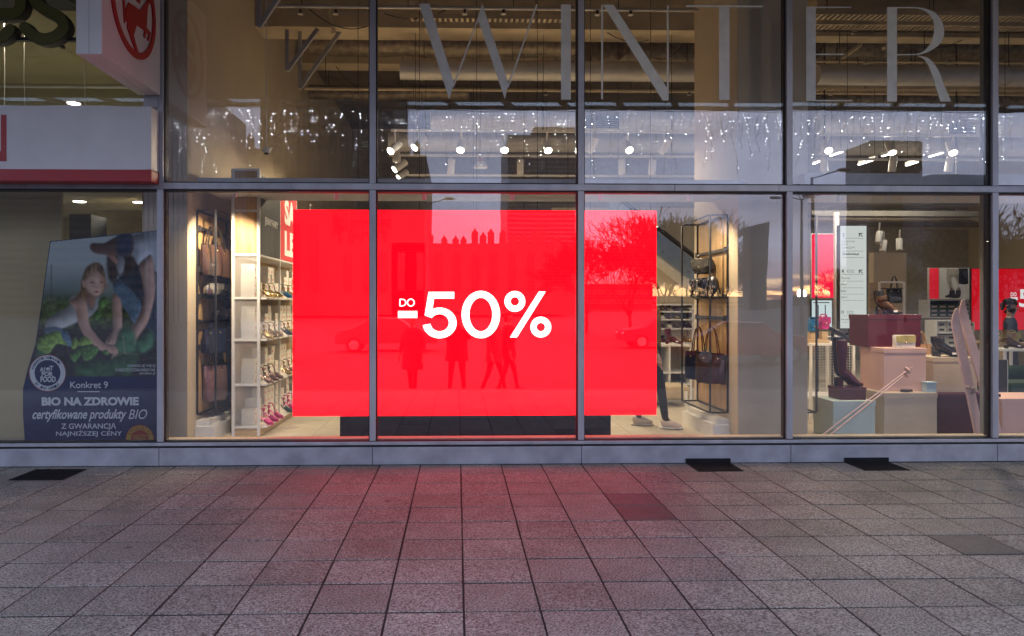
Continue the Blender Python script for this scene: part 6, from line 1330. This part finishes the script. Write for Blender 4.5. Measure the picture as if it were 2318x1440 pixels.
# bare winter trees
M_bark = mat('bark', (.035, .028, .024), .9, var=.3)
def bare_tree(seed, h):
    rs = random.Random(seed); tb, br = MB(), MB(); tips = [0]
    def grow(p, d, L_, r, lv):
        k = 3; pts = [p]; dd = d.copy()
        for i in range(k): dd = (dd + Vector((rs.uniform(-1, 1), rs.uniform(-1, 1), rs.uniform(-.3, .8))) * .14).normalized(); pts.append(pts[-1] + dd * L_ / k)
        (tb if lv < 2 else br).sweep(pts, [max(q * r, .02) for q in (1, .88, .76, .62)], 6 if lv < 2 else 3, cap=False)
        if lv >= 6: return
        for i in range(rs.choice((3, 3, 4)) if lv else 5):
            ax = Vector((rs.uniform(-1, 1), rs.uniform(-1, 1), rs.uniform(-1, 1))).normalized(); nd = (Matrix.Rotation(rs.uniform(.3, .75), 3, dd.cross(ax).normalized()) @ dd); nd.z += .08; q = pts[rs.choice((2, 3, 3))]
            grow(q, nd.normalized(), L_ * rs.uniform(.68, .9), r * .56, lv + 1)
    grow(Vector((0, 0, 0)), Vector((0, 0, 1)), h * .25, h * .013, 0); return tb, br
TR = []
for i, (px, pyt, d, lb) in enumerate(((1430, 468, 34, 'bare tree over the right part of the screen'), (1560, 480, 38, 'bare tree in front of the right bag rack'), (1330, 520, 44, 'smaller bare tree over the screen'), (2270, 455, 30, 'bare tree at the right edge of the view'), (2420, 440, 33, 'bare tree just beyond the right edge'), (150, 600, 40, 'bare tree over the poster'), (1900, 600, 70, 'far bare tree below the hotel'), (2050, 590, 65, 'far bare tree right of the hotel'), (1640, 570, 60, 'far bare tree left of the flared tower'), (1500, 462, 30, 'tall bare tree beside the screen edge'), (1610, 478, 33, 'bare tree in front of the pier'), (2200, 470, 42, 'bare tree left of the last mullion'))):
    q = PR_(px, pyt, d); h = q.z / .93
    t = thing('bare_tree', 'leafless ' + lb, 'tree', (q.x, -d, -.32), 'bare winter trees across the street')
    if i < 3: tb, br = bare_tree(11 + i, 10.0); o1 = tb.build('trunk', M_bark, t, fixn=False); o2 = br.build('crown', M_bark, t, fixn=False); zt = max(v.co.z for v in o2.data.vertices); TR.append((o1.data, o2.data, zt)); o1.location = o2.location = (0, 0, 0)
    if i < 3:
        for o in (o1, o2):
            for v in o.data.vertices: v.co = v.co + Vector((q.x, -d, -.32))
    else:
        for nm_, me in zip(('trunk', 'crown'), TR[i % 3][:2]): o = bpy.data.objects.new(nm_, me); COL.objects.link(o); o.parent = t
    s = h / TR[i % 3][2]; t.scale = (s * 1.15, s * 1.15, s); t.rotation_euler = (0, 0, i * 1.3)
# street lamps
M_lamp = mat('lamp_grey', (.12, .12, .13), .5)
for i, (px, pyt, d, arms_, lb) in enumerate(((967, 458, 40, 2, 'twin arm street lamp over the screen'), (1815, 455, 34, 4, 'four arm street lamp beside the pier'), (1840, 405, 26, 1, 'single arm street lamp near the last wide bay'))):
    q = PR_(px, pyt, d); t = thing('street_lamp', 'grey ' + lb, 'street lamp', (q.x, -d, -.32)); b = MB(); b.sweep([(q.x, -d, -.32), (q.x, -d, q.z)], [.11, .06], 10); b.build('post', M_lamp, t)
    for k in range(arms_):
        a = k * 2 * math.pi / arms_ + (.0 if arms_ == 2 else .5); e = Vector((q.x + 1.1 * math.cos(a), -d + 1.1 * math.sin(a) * .6, q.z + .25)); b = MB(); b.sweep([(q.x, -d, q.z - .05), e], .03, 6); b.build('arm', M_lamp, t); b = MB(); b.ell(e + Vector((math.cos(a) * .3, math.sin(a) * .2, .03)), (.34, .16, .09), 10, 6); b.build('lamp_head', M_lamp, t, smooth=True)
# parked cars
def car(label, loc, rz, paint, lights=False):
    t = thing('parked_car', label, 'car', (0, 0, 0), 'cars along the street')
    prof = [(-2.1, .35), (-2.15, .6), (-2.05, .82), (-1.2, .95), (-.55, 1.38), (.7, 1.42), (1.45, 1.0), (2.0, .9), (2.12, .6), (2.08, .35)]
    b = MB(); sp = [(p[0], p[1]) for p in prof]; W_ = [.72, .82, .86]
    rings = []
    for y, sc_, sh in ((-.86, .96, .0), (-.82, 1, .0), (-.62, 1, .03), (.62, 1, .03), (.82, 1, 0), (.86, .96, 0)): rings.append([Vector((x * sc_, y * (1 - max(0, z - .95) * .35), z * (1 if abs(y) < .7 else (.985 if z > .9 else 1)))) for x, z in sp])
    loft(b, rings); b.build('body', paint, t, smooth=True)
    for y in (-.79, .79):
        b = MB(); k = y / .79; b.prism([(-1.1, y * 1.0 - k * .005, .97), (-.52, y * .93, 1.30), (.66, y * .93, 1.33), (1.25, y * 1.0, 1.0)], (0, .02 * k, 0)); b.build('side_window', M_dkglass, t)
        for x in (-1.35, 1.35):
            b = MB(); b.cyl((x, y * .9, .32), (x, y * 1.1, .32), .32, 20); w = b.build('wheel', M_black, t, smooth=True); b = MB(); b.cyl((x, y * 1.101, .32), (x, y * 1.11, .32), .2, 16); b.build('rim', M_duct, w)
    for x, k in ((-2.13, -1), (2.1, 1)):
        for y in (-.6, .6): b = MB(); b.ell((x, y, .68), (.05, .14, .07), 10, 6); b.build('headlight' if k < 0 else 'tail_light', emat('headlight_glow', (1, .95, .85), 30) if (k < 0 and lights) else (M_white if k < 0 else M_signr), t, smooth=True)
    t.location = loc; t.rotation_euler = (0, 0, rz)
q = PR_(1700, 800, 14); car('red car passing on the street, seen in the pane right of the bags', (q.x + .6, -16.5, -.32), R(180), mat('red_paint', (.35, .02, .02), .25, coat=.8)); q = PR_(560, 790, 17); car('dark car with lit headlights on the street', (q.x, -18.5, -.32), R(70), mat('dark_paint', (.03, .03, .035), .25, coat=.8), True)
car('graphite car further along the street', (-3.0, -24, -.32), R(178), mat('graphite_paint', (.07, .07, .075), .35)); car('navy car further along the street on the right', (9.5, -26, -.32), R(0), mat('navy_paint_car', (.05, .055, .08), .35))
